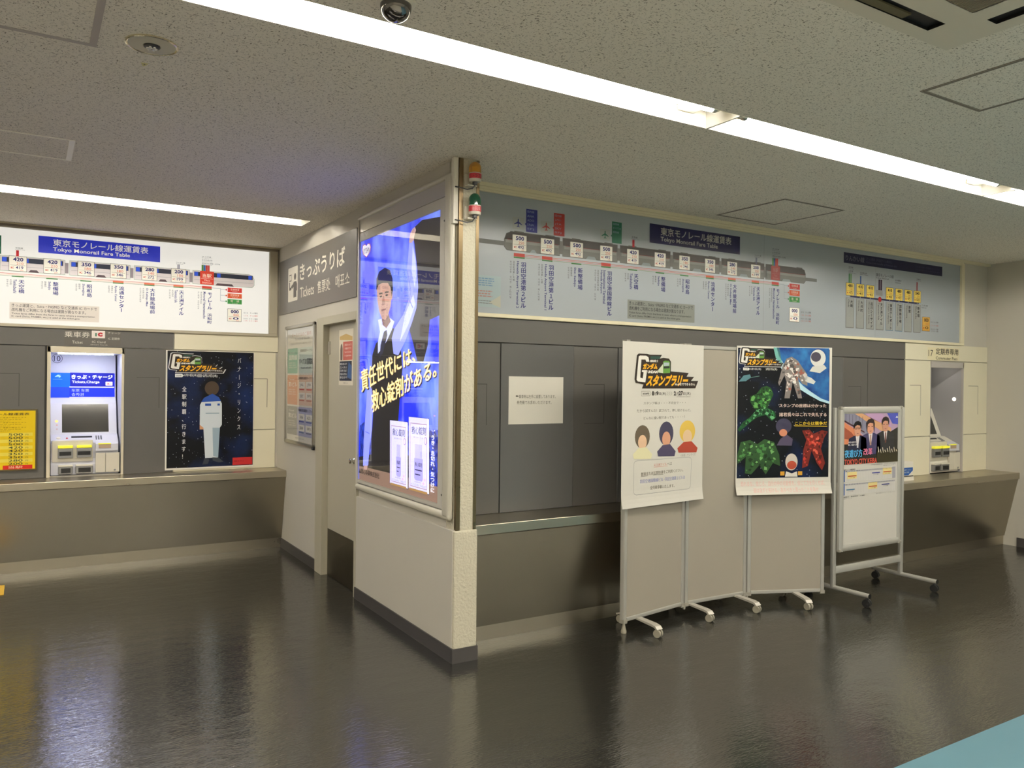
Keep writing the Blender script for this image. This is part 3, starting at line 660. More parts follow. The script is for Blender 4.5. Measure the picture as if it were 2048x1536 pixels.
    if True:
        k = Art(face, d=.0022); x0 = xs[-1]; x1 = x0 + cw; c = (214, 66, 48) if lit else (168, 62, 58)
        k.rrect((x0, Z(2.424 if not lit else 2.430)), (x1, Z(2.314)), .005, I(*c), 1); tc = I(248, 236, 220) if lit else I(184, 124, 114)
        k.text('当駅', (x0 + .02, Z(2.408)), (x1 - .02, Z(2.374)), tc, 2, .015); k.rect((x0 + .006, Z(2.366)), (x1 - .006, Z(2.364)), tc, 2)
        k.text('This', (x0 + .032, Z(2.356)), (x1 - .032, Z(2.342)), tc, 2); k.text('Station', (x0 + .018, Z(2.337)), (x1 - .018, Z(2.323)), tc, 2); k.build('station_plate', t, label='red plate of this station')
    k = fare_card(t, face, g + .003, g + .118, Z(2.004), Z(2.112), '000', '000', 0, e); 
    tx0 = X(3.648) if not lit else .064; k = Art(face, d=.0022); k.rect((tx0, Z(2.608)), (tx0 + .887, Z(2.475)), ink((30, 40, 150), .8, .35) if lit else ink((28, 28, 66), 0, .25), 1)
    tc = ink((245, 240, 228), .3) if lit else ink((168, 168, 160), 0)
    k.text('東京モノレール線運賃表', (tx0 + .10, Z(2.592)), (tx0 + .795, Z(2.535)), tc, 2, .016); k.text('Tokyo Monorail Fare Table', (tx0 + .10, Z(2.526)), (tx0 + .655, Z(2.486)), tc, 2, .014)
    k.build('title_plate', t, label='dark blue title plate')
XR = [2.541, 2.750, 2.978, 3.221, 3.450, 3.696, 3.926, 4.178, 4.405, 4.658, 4.880]
XL = [-1.065, -.835, -.60, -.365, -.130, .102, .340, .576, .812, 1.041, 1.273]
FR = Face((0, YG - .002, 0), (1, 0, 0), (0, 0, 1), (0, -1, 0)); FL = Face((0, YW - .002, 0), (1, 0, 0), (0, 0, 1), (0, -1, 0))
def sign_frame(t, x0, x1, y, z0, z1, wl, wr, M):
    f = MB(); f.box((x0, y - .022, z0 - .024), (x1 + wr, y + .006, z0), M, bev=.003)
    f.box((x1, y - .022, z0), (x1 + wr, y + .006, z1 + .02), M, bev=.003); f.box((x0, y - .018, z1), (x1, y + .006, z1 + .012), M, bev=.002); f.build('frame', t)
tr_ = thing('fare_table_sign', (4.8, YG, 2.28), 'unlit grey fare table sign across the ticket wall above the dark panels', 'sign', 'monorail fare tables')
DIFF_R = mat('unlit_diffuser', (158, 164, 168), rough=.22, mott=.015, mscale=1.5)
b = MB(); b.box((XB + .004, YG - .002, 1.916), (7.502, YG + .005, 2.655), DIFF_R)
for x in (4.80, 6.2): b.box((x, YG - .0022, 1.917), (x + .002, YG, 2.655), ink((120, 128, 126)))
b.build('diffuser_panel', tr_, label='unlit grey diffuser sheet')
sign_frame(tr_, XB + .004, 7.502, YG, 1.917, 2.648, 0, .05, CREAMT)
fare_table(tr_, FR, XR, .101, 0, False, 0)
# note sheet behind the left end, and the branch line diagram on the right
k = Art(FR, K=lambda x, y: (940 + x / 4.8, 370 + y / 4.8), d=.001); k.rect((60, 860), (292, 1180), ink((150, 164, 166)), 1); k.poly([(180, 1130), (292, 1060), (292, 1180)], ink((168, 166, 150)), 2)
k.scribble((75, 880), (230, 980), ink((104, 132, 156)), 2, 4, .5, .018, 3); k.scribble((70, 1000), (215, 1085), ink((160, 120, 112)), 2, 3, .5, .018, 4); k.scribble((70, 1095), (215, 1150), ink((110, 110, 108)), 2, 2, .3, .012, 5); k.build('note_sheet', tr_, label='faded pale blue note sheet')
A = Art(FR, d=0); I = lambda *c: ink([v * .9 for v in c], 0, .3)
k7 = lambda x, y: FR.px(1620 + x / 4.785, 470 + y / 4.785)
A.rect((5.765, 2.612), (7.205, 2.524), I(28, 28, 62), 1); A.text('りんかい線', (5.79, 2.592), (6.04, 2.545), I(120, 120, 130), 2, .01); A.text('きっぷ運賃（天王洲アイル乗換え）', (6.07, 2.597), (6.43, 2.572), I(84, 84, 104), 2); A.text('Rinkai Line transfer at Tennozu Isle', (6.07, 2.563), (6.50, 2.545), I(84, 84, 104), 2)
A.text('りんかい線への連絡きっぷです', (6.78, 2.59), (7.16, 2.57), I(66, 66, 92), 2); A.text('Connecting tickets to the Rinkai Line', (6.78, 2.56), (7.16, 2.545), I(66, 66, 92), 2)
RS = [('大崎', 'Osaki', 480), ('大井町', 'Oimachi', 410), ('品川シーサイド', 'Shinagawa Seaside', 410), ('天王洲アイル', 'Tennozu Isle', 0), ('東京テレポート', 'Tokyo Teleport', 410), ('国際展示場', 'Kokusai-tenjijo', 480), ('東雲', 'Shinonome', 480), ('新木場', 'Shin-Kiba', 540)]
A.rect((5.85, 2.258), (6.835, 2.243), I(58, 60, 92), 3)
for i, (ja, en, fr) in enumerate(RS):
    x = 5.80 + i * .1372; blue = i in (4, 5)
    A.rect((x - .002, 2.238), (x + .108, 1.986), I(110, 136, 158) if blue else I(128, 126, 124), 1); A.rect((x + .004, 2.236), (x + .102, 1.992), I(158, 160, 156), 2)
    A.vtext(ja, (x + .055, 2.222), (x + .092, 2.222 - .0325 * len(ja)), I(52, 48, 56), 3, .015, .97); A.text(en, (x + .026, 2.222), (x + .046, 2.222 - min(.19, .0125 * len(en))), I(70, 66, 72), 3, turn=True)
    if fr: fare_card(tr_, FR, x, x + .102, 2.258, 2.360, fr, fr // 2, int(fr * .985), 0, (222, 194, 92), (74, 64, 50), (190, 120, 60))
    A.oval((x + .045, 2.256), (x + .058, 2.245), I(140, 146, 150), 4)
A.oval((6.235, 2.272), (6.285, 2.228), I(176, 50, 52), 5); A.rect((6.205, 2.33), (6.30, 2.282), I(150, 150, 146), 1)
for x, c, z in ((5.832, (60, 120, 70), 2.44), (5.855, (96, 140, 84), 2.44), (5.985, (70, 104, 170), 2.43), (6.24, (60, 40, 62), 2.42), (6.268, (60, 40, 62), 2.42), (6.80, (160, 52, 58), 2.44)): A.rect((x, z), (x + (.016 if z != 2.42 else .022), 2.33 if z == 2.42 else 2.362), I(*c), 2)
b_ = I(62, 58, 64)
for s, x, z, w_, h in (('東京モノレール線', 6.205, 2.475, .25, .03), ('Tokyo Monorail', 6.205, 2.44, .18, .016), ('埼京線', 5.83, 2.50, .06, .014), ('Saikyo Line', 5.83, 2.483, .07, .008), ('山手線', 5.83, 2.468, .06, .014), ('Yamanote Line', 5.83, 2.451, .09, .008), ('京浜東北線', 5.985, 2.465, .09, .014), ('Keihin-Tohoku', 5.985, 2.448, .11, .008), ('お台場周辺', 6.48, 2.44, .09, .016), ('Odaiba', 6.48, 2.417, .08, .01), ('京葉線', 6.80, 2.473, .06, .014), ('Keiyo Line', 6.80, 2.456, .07, .008), ('りんかい線', 6.885, 2.245, .09, .016), ('Rinkai Line', 6.885, 2.222, .07, .01)): A.text(s, (x, z), (x + w_, z - h), b_, 2)
fare_card(tr_, FR, 6.895, 7.01, 2.008, 2.132, '000', '000', 0, 0, (196, 152, 70), (74, 64, 50), (190, 120, 60))
for s, z, c in (('おとな きっぷ運賃', 2.10, b_), ('こども きっぷ運賃', 2.07, I(180, 90, 80)), ('おとな ICカード運賃', 2.036, b_), ('こども ICカード運賃', 2.018, b_)): A.text(s, (7.03, z), (7.15, z - .014), c, 2)
A.build('branch_line_diagram', tr_, label='small branch line diagram with yellow fares')

tl_ = thing('fare_table_sign', (0, YW, 2.28), 'brightly lit white fare table sign on the back wall of the recess', 'sign', 'monorail fare tables')
b = MB(); b.box((-4.9, YW - .002, 1.916), (1.864, YW + .005, 2.664), mat('lit_diffuser', (128, 126, 120), rough=.4, spec=.2, emit=.62, ecol=(1.0, .965, .89))); b.build('diffuser_panel', tl_, label='backlit white diffuser sheet')
sign_frame(tl_, -4.95, 1.868, YW, 1.917, 2.662, 0, .072, mat('sign_frame_grey', (172, 164, 144), rough=.4))
b = MB(); b.box((-4.95, YW - .04, 2.668), (1.94, YW + .006, H - .012), mat('head_shadow', (118, 106, 88), rough=.5), bev=.003); b.build('head_shadow', tl_)  # dark strip coloured as the shadow line above the lit sheet
fare_table(tl_, FL, XL, .115, .013, True, -3.585)

# ================================================================= ticket machines
LILAC = mat('machine_lilac_white', (206, 206, 214), rough=.4); CAV = mat('alcove_white', (200, 200, 208), rough=.5); CAVG = mat('alcove_grey', (168, 166, 168), rough=.5)
GLASSD = mat('screen_glass', (58, 56, 50), rough=.12, spec=.6); SLOTM = mat('lit_strip', (230, 235, 255), emit=SLOT, ecol=(.72, .76, 1.0)); BEIGE = mat('machine_beige', (206, 200, 184), rough=.4)
YEL = mat('yellow_lip', (226, 222, 60), rough=.4, emit=.35); METAL = mat('machine_metal', (150, 150, 150), rough=.35, metal=.7)
PROF = [(.03, .705), (.03, .80), (.045, .84), (.045, .965), (.157, 1.025), (.195, 1.030), (.292, 1.290), (.33, 1.325), (.35, 1.548), (.375, 1.70)]
def ticket_machine(o, yw, label, cavity, lit, left):
    x0, x1, z0, z1 = o
    t = thing('ticket_machine', ((x0 + x1) / 2, yw, z0), label, 'ticket machine', 'ticket machines')
    P = lambda x, q: (x, yw + q[0], q[1]); m0, m1 = x0 + .006, x1 - .014
    if not left: m0, m1 = x1 - .50, x1 - .006
    k = MB()                                                    # alcove lining
    yb = yw + .62
    k.quad((x0, yw, z0), (x0, yb, z0), (x0, yb, z1), (x0, yw, z1), cavity); k.quad((x1, yw, z0), (x1, yb, z0), (x1, yb, z1), (x1, yw, z1), cavity)
    k.quad((x0, yw, z1), (x1, yw, z1), (x1, yb, z1), (x0, yb, z1), cavity); k.quad((x0, yw, z0), (x1, yw, z0), (x1, yb, z0), (x0, yb, z0), BLACK); k.quad((x0, yb, z0), (x1, yb, z0), (x1, yb, z1), (x0, yb, z1), cavity)
    k.build('alcove_lining', t)
    f = MB()
    if left:
        for a, b in (((x0 - .026, z0 - .012), (x0, z1 + .05)), ((x1, z0 - .012), (x1 + .02, z1 + .05)), ((x0 - .026, z1), (x1 + .02, z1 + .05))): f.box((a[0], yw - .014, a[1]), (b[0], yw + .012, b[1]), mat('machine_frame', (206, 196, 172), rough=.4), bev=.003)
    else:
        for a, b in (((x0 - .006, z0), (x0 + .002, z1 + .006)), ((x1 - .002, z0), (x1 + .012, z1 + .006)), ((x0 - .006, z1 - .05), (x1 + .012, z1 + .006))): f.box((a[0], yw - .008, a[1]), (b[0], yw + .012, b[1]), mat('machine_frame_grey', (176, 170, 164), rough=.4), bev=.002)
    f.build('surround_frame', t)
    body = MB(); pr = PROF + [(.60, 1.70), (.60, .705)]
    if not left: pr = PROF[:7] + [(.36, 1.29), (.36, .705)]
    body.prism([P(m0, q) for q in pr], [P(m1, q) for q in pr], LILAC if left else WHITEP); body.build('cabinet', t)
    wd = m1 - m0; U = lambda x: m0 + (x - 65) / 710 * wd; Zz = lambda y: .97 - (y - 1060) * .00078
    if lit:
        s = MB(); s.box((x0 + .05, yw + .02, z1 - .010), (x1 - .06, yw + .045, z1 - .001), SLOTM); s.build('light_strip', t, label='glowing light strip')
    def fc(i):
        a, b = PROF[i], PROF[i + 1]; v = Vector((0, b[0] - a[0], b[1] - a[1])).normalized(); return Face((m0, yw + a[0], a[1]), (1, 0, 0), v, Vector((1, 0, 0)).cross(v))
    F5 = fc(5); sc = MB(); q = lambda u, v, d: F5.pt((u, v), d)
    u0, u1, v0, v1 = .115 * wd / .49 * .72, wd * .875, .016, .262
    sc.hexa([q(u0, v0, -.002), q(u1, v0, -.002), q(u1, v1, -.002), q(u0, v1, -.002), q(u0, v0, .002), q(u1, v0, .002), q(u1, v1, .002), q(u0, v1, .002)], GLASSD); sc.build('screen', t, label='dark touch screen')
    b = Art(F5, d=.0005); n = (.055 * wd / .49)
    b.oval((n - .022, .105), (n + .0, .125), mat('lamp_orange', (255, 170, 90), emit=1.6), 1); b.oval((n - .016, .075), (n - .002, .088), ink((216, 170, 166)), 1); b.oval((n - .016, .04), (n - .002, .053), ink((206, 180, 178)), 1); b.build('indicator_lights', t)
    F4 = Face((m0, yw + .045, .965), (1, 0, 0), Vector((0, .112, .06)).normalized(), Vector((1, 0, 0)).cross(Vector((0, .112, .06)).normalized()))
    b = MB(); p = lambda u, v, d: F4.pt((u, v), d)
    b.hexa([p(wd * .30, .085, 0), p(wd * .61, .085, 0), p(wd * .61, .105, 0), p(wd * .30, .105, 0), p(wd * .30, .085, .003), p(wd * .61, .085, .003), p(wd * .61, .105, .003), p(wd * .30, .105, .003)], BLACK); b.build('card_slot', t)
    b = MB()
    for i in range(3):
        for j in range(4):
            u, v = wd * .66 + i * .018, .05 + j * .016; b.hexa([p(u, v, 0), p(u + .012, v, 0), p(u + .012, v + .011, 0), p(u, v + .011, 0), p(u + .001, v + .001, .004), p(u + .011, v + .001, .004), p(u + .011, v + .01, .004), p(u + .001, v + .01, .004)], METAL)
    b.build('keypad', t)
    b = MB(); b.lathe([(.016, 0), (.014, .006)], p(.055, .085, 0), WHITEP, ax=F4.N, n=16); b.build('push_button', t, smooth=True)
    b = MB(); b.lathe([(.008, 0), (.006, .004)], p(.115, .08, 0), mat('red_button', (196, 50, 60), rough=.4), ax=F4.N, n=12); b.build('push_button', t, smooth=True, label='small red button')
    y0 = yw + .045
    # money unit on the left, tray and doors on the right
    b = MB(); b.box((U(75), y0 - .02, Zz(1255)), (U(500), y0 + .05, Zz(1035)), BEIGE, bev=.004); b.build('money_unit', t)
    for a, c, inner in ((135, 290, (150, 272)), (330, 485, (338, 472))):
        s = MB(); s.box((U(a), y0 - .05, Zz(1213)), (U(c), y0 - .018, Zz(1112)), METAL, bev=.004); s.box((U(inner[0]), y0 - .052, Zz(1186)), (U(inner[1]), y0 - .048, Zz(1146)), BLACK)
        so = s.build('insert_slot', t); s = MB(); s.box((U(a), y0 - .055, Zz(1111)), (U(c), y0 - .015, Zz(1083)), YEL, bev=.005); so2 = s.build('slot_lip', t, label='yellow slot lip')
    b = MB(); b.box((U(80), y0 - .01, Zz(1388)), (U(500), y0 + .05, Zz(1262)), DARKG, bev=.004); b.build('return_unit', t, label='dark return unit')
    for a, c in ((140, 290), (318, 500)):
        s = MB(); s.box((U(a), y0 - .045, Zz(1380)), (U(c), y0 - .005, Zz(1300)), METAL, bev=.006); s.box((U(a) + .02, y0 - .047, Zz(1366)), (U(c) - .016, y0 - .043, Zz(1318)), BLACK); s.box((U(a), y0 - .05, Zz(1302)), (U(c), y0 - .006, Zz(1286)), WHITEP, bev=.004); s.build('return_slot', t)
    s = MB(); s.prism([(U(528), y0 - .03, .955), (U(528), y0 + .03, .985), (U(528), y0 + .03, .915), (U(528), y0 - .03, .90)], [(m1 - .006, y0 - .03, .955), (m1 - .006, y0 + .03, .985), (m1 - .006, y0 + .03, .915), (m1 - .006, y0 - .03, .90)], LILAC); s.build('ticket_tray', t)
    s = MB(); s.box((U(560), y0 - .033, .922), (U(690), y0 - .0295, .953), mat('tray_inside', (176, 152, 130), rough=.5)); s.box((U(555), y0 - .036, .954), (U(690), y0 + .0, .962), YEL); s.build('tray_opening', t)
    s = MB(); s.box((U(528), yw + .012, Zz(1378)), (U(632), yw + .03, Zz(1172)), BEIGE, bev=.002); s.box((U(636), yw + .012, Zz(1378)), (U(784), yw + .03, Zz(1172)), BEIGE, bev=.002); s.build('service_door', t)
    s = MB(); s.lathe([(.009, 0), (.008, .004)], (U(735), yw + .012, Zz(1357)), METAL, ax=(0, -1, 0), n=14); s.build('lock', t, smooth=True)
    return t, m0, wd, fc
tm, m0, wd, fc = ticket_machine(LO, YW, 'lit blue and white ticket machine number 10 set in the recess wall', CAV, True, True)
F7 = fc(7); LIT = .55
hd = MB(); hq = lambda u, v, d: F7.pt((u, v), d)
hd.hexa([hq(0, .012, -.004), hq(wd * .985, .012, -.004), hq(wd * .985, .216, -.004), hq(0, .216, -.004), hq(0, .012, .001), hq(wd * .985, .012, .001), hq(wd * .985, .216, .001), hq(0, .216, .001)], ink((20, 40, 190), LIT)); 
A = Art(F7, K=lambda x, y: (90 + x / 5.487, 690 + y / 5.487), d=.001); A.mb = hd
A.rect((62, 303), (276, 462), ink((20, 96, 226), LIT), 1); A.rect((62, 462), (268, 577), ink((24, 58, 186), LIT), 1); A.rect((276, 303), (753, 457), ink((24, 30, 150), LIT), 1); A.rect((268, 456), (757, 468), ink((226, 228, 246), 1.0), 2)
wt = ink((236, 240, 255), .9)
A.text('きっぷ・チャージ', (292, 325), (742, 378), wt, 2, .03); A.text('Tickets,Charge', (296, 390), (597, 428), wt, 2, .012); A.text('车票 车票', (292, 482), (482, 514), ink((150, 160, 236), .6), 2); A.text('승차권', (292, 526), (424, 560), ink((170, 180, 240), .6), 2)
A.rrect((664, 404), (740, 446), .004, ink((244, 226, 226), .8), 2); A.text('IC', (684, 414), (722, 438), ink((204, 56, 60), .4), 3, .04)
A.poly([(106, 350), (140, 326), (178, 330), (150, 338), (176, 345), (150, 364), (158, 348), (134, 346)], ink((150, 200, 250), .8), 2); A.rect((86, 374), (190, 378), ink((110, 170, 246), .7), 2)
hd.build('header_sign', tm, label='blue lit header with ticket wording')
F8 = fc(8); A = Art(F8, K=lambda x, y: (90 + x / 5.487, 690 + y / 5.487), d=.0008)
A.oval((74, 96), (192, 200), ink((54, 52, 70)), 1); A.oval((79, 100), (187, 196), ink((206, 206, 222)), 2); A.text('10', (98, 118), (170, 180), ink((54, 52, 70)), 3); A.build('number_badge', tm)
tm2, _, _, _ = ticket_machine(RO, YG, 'commuter pass machine number 17 set in the cream panels at the right end', CAVG, False, False)
lp = MB(); lp.lathe([(.035, 0), (.03, -.012)], (7.40, YG + .16, RO[3] - .001), mat('alcove_lamp', (255, 246, 225), emit=14, ecol=(1, .93, .8)), n=20); lp.build('alcove_lamp', tm2, label='small round lamp in the alcove top')
lp = MB(); lp.lathe([(.018, 0), (.014, .006)], (RO[1] - .001, YG + .075, 1.385), mat('glint_white', (255, 250, 240), emit=1.5), ax=(-1, 0, 0), n=16); lp.build('indicator_light', tm2, label='glowing white spot imitating a lamp reflection')  # glowing disc stands in for a lamp reflection on the alcove side

# lettering applied on the panels above the machines
FLs = Face((0, YW - .008, 0), (1, 0, 0), (0, 0, 1), (0, -1, 0)); K1 = lambda x, y: (x / 3.531, 640 + y / 3.531)
A = Art(FLs, K=K1); wt = ink((206, 200, 190))
A.rect((455, 66), (852, 186), ink((92, 89, 84)), 0); A.text('乗車券', (456, 78), (635, 126), wt, 1, .012); A.rrect((648, 74), (742, 130), .004, ink((226, 216, 208)), 1); A.text('I', (672, 92), (684, 116), ink((70, 110, 90)), 2, .06); A.text('C', (690, 88), (724, 118), ink((176, 30, 40)), 2, .10)
A.text('チャージ', (762, 84), (850, 102), wt, 1); A.text('IC 定期券', (764, 122), (846, 142), wt, 1); A.text('Ticket', (510, 146), (584, 168), wt, 1); A.text('IC Card', (650, 146), (744, 164), wt, 1); A.text('(Smart Card)', (640, 170), (758, 182), wt, 1)
tag(A.build('machine_sign'), 'white lettering for ticket and card on the dark band over the ticket machine', 'sign')
FRs = Face((0, YG - .0065, 0), (1, 0, 0), (0, 0, 1), (0, -1, 0)); A = Art(FRs, K=lambda x, y: (1640 + x / 3.49, 660 + y / 3.49)); A.rect((752, 118), (970, 216), ink((224, 214, 178)), 0); bk = ink((44, 42, 40))
A.text('17', (757, 138), (788, 184), bk, 1); A.text('定期券専用', (808, 126), (964, 178), bk, 1, .02); A.text('Commuter Pass', (808, 184), (958, 212), bk, 1, .006)
tag(A.build('machine_sign'), 'black lettering numbered 17 on the cream band over the pass machine', 'sign')
# ================================================================= things on the partition
FP = Face((XU - .012, 0, 0), (0, -1, 0), (0, 0, 1), (-1, 0, 0))
K3 = lambda x, y: (540 + x / 2.955, 440 + y / 2.955)
# ---- grey ticket office sign
sg = thing('ticket_sign', (XU, 6.2, 2.3), 'dark grey sign with ticket pictogram and white lettering above the door', 'sign')
FS = Face((XU - .008, 0, 0), (0, -1, 0), (0, 0, 1), (-1, 0, 0)); SY0, SY1, SZ0, SZ1 = 5.262, 7.245, 2.085, 2.568
MB().box((XU - .008, SY0, SZ0), (XU + .002, SY1, SZ1), mat('sign_grey', (104, 99, 94), rough=.35, mott=.02), bev=.002).build('sign_board', sg)
A = Art(FS, K=K3, d=.0003); wt = ink((226, 220, 206)); gr = ink((104, 99, 94)); uv = lambda x, y: FS.px(*K3(x, y))
a, b = uv(105, 285), uv(168, 490); A2 = Art(FS, d=.0003)
pz0, pz1 = 2.18, 2.475; py0 = -6.955; pw_ = .285
A2.rrect((py0, pz1), (py0 + pw_, pz0), .014, wt, 1)
PX = lambda u, v: (py0 + u * pw_, pz1 - v * (pz1 - pz0))
A2.rect(PX(.12, .20), PX(.36, .40), gr, 2); A2.rect(PX(.15, .23), PX(.33, .37), wt, 3); A2.rect(PX(.12, .42), PX(.20, .60), gr, 2); A2.poly([PX(.12, .58), PX(.30, .58), PX(.44, .50), PX(.48, .54), PX(.32, .66), PX(.12, .66)], gr, 2, True)
A2.oval(PX(.62, .20), PX(.84, .40), gr, 2); A2.poly([PX(.60, .44), PX(.86, .44), PX(.94, .52), PX(.94, .72), PX(.88, .72), PX(.88, .90), PX(.58, .90), PX(.58, .58), PX(.44, .64), PX(.40, .58)], gr, 2, True)
A2.build('pictogram', sg, label='white ticket buying pictogram')
A = Art(FS, d=.0003)
A.text('きっぷうりば', (-6.61, 2.475), (-5.50, 2.335), wt, 1, .016); A.text('Tickets', (-6.60, 2.275), (-6.22, 2.19), wt, 1, .006); A.text('售票处', (-6.13, 2.282), (-5.82, 2.185), wt, 1, .004); A.text('매표소', (-5.70, 2.282), (-5.40, 2.185), wt, 1, .004); A.build('sign_lettering', sg)
# ---- snap frame with the airline terminals
fy0, fy1, fz0, fz1 = 6.17, 6.99, .955, 1.968
ap = thing('framed_notice', (XU, 6.57, .95), 'silver framed airline terminal notice on the wall left of the door', 'notice')
FA = Face((XU - .010, 0, 0), (0, -1, 0), (0, 0, 1), (-1, 0, 0))
fr = MB()
for a, b in (((fy0, fz0), (fy1, fz0 + .03)), ((fy0, fz1 - .03), (fy1, fz1)), ((fy0, fz0), (fy0 + .03, fz1)), ((fy1 - .03, fz0), (fy1, fz1))): fr.box((XU - .022, a[0], a[1]), (XU, b[0], b[1]), ALU, bev=.006)
fr.build('frame', ap, smooth=True)
MB().box((XU - .0235, fy0 - .004, fz0 - .012), (XU - .005, fy0 + .03, fz0 + .012), BLACK, bev=.004).build('corner_cap', ap, label='black corner cap')
s = MB(); s.box((XU - .010, fy0 + .02, fz0 + .02), (XU, fy1 - .02, fz1 - .02), ink((222, 218, 206), 0, .3))
A = Art(FA, d=0.0); A.mb = s; pu = lambda u, v: (-fy1 + .03 + u * (fy1 - fy0 - .06), fz1 - .03 - v * (fz1 - fz0 - .06))
A.text('ターミナルのご案内', pu(.18, .04), pu(.9, .075), ink((190, 120, 90)), 1); A.text('Terminal Guide', pu(.3, .085), pu(.85, .105), ink((150, 146, 140)), 1); A.text('ご利用の航空会社をお確かめください', pu(.12, .125), pu(.95, .145), ink((150, 146, 140)), 1)
for v0, v1, c, pale, head, lines in ((.175, .40, (110, 176, 150), (206, 218, 208), '国際線', [('国際線旅客ターミナル', .52, .19, .95, .215), ('すべての国際線', .48, .27, .98, .325), ('International', .56, .345, .9, .36)]),
        (.415, .68, (214, 138, 98), (226, 196, 172), '第1ビル', [('国内線 第1旅客ターミナル', .46, .43, .98, .455)]), (.695, .95, (146, 144, 140), (176, 176, 204), '第2ビル', [('国内線 第2旅客ターミナル', .46, .71, .98, .735)])):
    A.rrect(pu(.03, v0), pu(.99, v1), .012, ink(pale), 1); A.rrect(pu(.03, v0), pu(.42, v1), .012, ink(c), 2)
    A.text(head, pu(.08, v0 + .06), pu(.40, v0 + .105), ink((240, 236, 226)), 3, .02); A.text('Terminal', pu(.1, v0 + .03), pu(.3, v0 + .045), ink((240, 236, 226)), 3)
    for q in range(3): A.text('羽田空港をご利用の方', pu(.08, v0 + .125 + q * .02), pu(.34 + .02 * q, v0 + .138 + q * .02), ink((236, 228, 214)), 3)
    for t_, a, b, c2, d2 in lines: A.text(t_, pu(a, b), pu(c2, d2), ink((52, 50, 56)), 3, .01)
for i, (n, u, v, c) in enumerate((('JAL', .48, .475, (196, 84, 70)), ('JTA', .74, .475, (206, 96, 80)), ('SKY', .48, .57, (196, 120, 96)), ('SFJ', .74, .57, (190, 130, 110)), ('ANA', .48, .755, (96, 104, 176)), ('ADO', .74, .755, (96, 110, 170)), ('SNA', .48, .85, (110, 130, 170)), ('SFJ', .74, .85, (110, 110, 130)))):
    A.rrect(pu(u, v), pu(u + .22, v + .055), .006, ink((232, 228, 218)), 2); A.text(n, pu(u + .05, v + .015), pu(u + .17, v + .042), ink((70, 68, 76)), 3); A.rect(pu(u + .02, v + .062), pu(u + .20, v + .072), ink(c), 3)
A.text('東京モノレール', pu(.36, .965), pu(.68, .982), ink((60, 58, 60)), 1)
s.build('printed_sheet', ap)
MB().box((XU - .0135, fy0 + .025, fz0 + .025), (XU - .0125, fy1 - .025, fz1 - .025), pane_material('clear_sheet', 1.45)).build('clear_cover', ap)
# ---- notice taped to the door
FD = Face((1.982, 0, 0), (0, -1, 0), (0, 0, 1), (-1, 0, 0)); dz0, dz1 = 1.466, 1.875; dy0, dy1 = 5.405, 5.705
s = MB(); s.box((1.9806, dy0, dz0), (1.982, dy1, dz1), ink((222, 214, 196)))
A = Art(Face((1.9806, 0, 0), (0, -1, 0), (0, 0, 1), (-1, 0, 0))); A.mb = s; pu = lambda u, v: (-dy1 + u * (dy1 - dy0), dz1 - v * (dz1 - dz0))
A.poly([pu(.05, .12), pu(.5, .08), pu(.95, .14), pu(.95, .21), pu(.05, .18)], ink((200, 170, 110)), 1, True)
A.rrect(pu(.30, .22), pu(.96, .55), .006, ink((196, 104, 92)), 1); A.poly([pu(.14, .27), pu(.22, .25), pu(.27, .34), pu(.25, .55), pu(.12, .55), pu(.10, .36)], ink((110, 92, 84)), 2, True)
for q, s_ in enumerate(('防犯カメラ', '作動中です', 'Security Camera', 'in operation')): A.text(s_, pu(.42, .26 + q * .065), pu(.88, .30 + q * .065), ink((240, 226, 216)), 2)
A.rect(pu(.05, .57), pu(.92, .92), ink((44, 48, 62)), 1); A.poly([pu(.70, .58), pu(.92, .66), pu(.92, .90), pu(.62, .86)], ink((62, 92, 140)), 2, True)
for q, s_ in enumerate(('関係者以外', '立入禁止', 'STAFF ONLY', '外部人员禁止', '출입금지')): A.text(s_, pu(.10, .60 + q * .06), pu(.60, .64 + q * .06), ink((226, 226, 226)), 3, .01)
A.text('東京モノレール', pu(.36, .945), pu(.66, .975), ink((70, 66, 62)), 1)
tag(s.build('door_notice'), 'paper notice with a red and a dark block stuck on the door', 'notice')

# ---- back-lit advertisement
AX = 1.944; FX = 1.922
adv = thing('advertising_light_box', (XU, 4.45, .8), 'large backlit blue advertisement with a man raising his arm, on the partition', 'light box')
FAd = Face((AX, 0, 0), (0, -1, 0), (0, 0, 1), (-1, 0, 0)); PV = lambda x, y: (lambda q: (-q[0], q[1]))(FAd.px(x, y))
iy1, iz1 = PV(720.8, 477); iy0, iz0 = PV(877, 1010); izb = .80; iz0 = .826; iz1 = 2.452
oy0, oy1, oz0, oz1 = 3.772, 5.196, .752, 2.628
FRM = mat('light_box_frame', (202, 197, 182), rough=.28); DOR = mat('light_box_door', (196, 192, 182), rough=.35)
f = MB()
f.box((FX, oy0, oz0), (XU, oy0 + .095, oz1), FRM, bev=.022, seg=4); f.box((FX, oy0, oz0), (XU, oy1, oz0 + .045), FRM, bev=.02, seg=4); f.box((FX, oy0, oz1 - .03), (XU, oy1, oz1), FRM, bev=.014, seg=3); f.box((FX + .004, oy1 - .022, oz0), (XU, oy1, oz1), FRM, bev=.008)
f.build('frame', adv, smooth=True)
p = MB()                                                     # hinged door plate round the picture, and the blank cover above it
for a, b in (((oy0 + .09, oz0 + .05), (iy0, 2.51)), ((iy1, oz0 + .05), (oy1 - .02, 2.51)), ((iy0, oz0 + .05), (iy1, iz0)), ((iy0, iz1), (iy1, 2.51))): p.box((AX - .008, a[0], a[1]), (AX + .004, b[0], b[1]), DOR)
p.build('door_plate', adv)
MB().box((AX - .008, oy0 + .09, 2.513), (AX + .004, oy1 - .02, oz1 - .028), mat('brushed_cover', (190, 186, 176), rough=.3, metal=.35), bev=.001).build('top_cover', adv, label='blank metal cover above the picture')
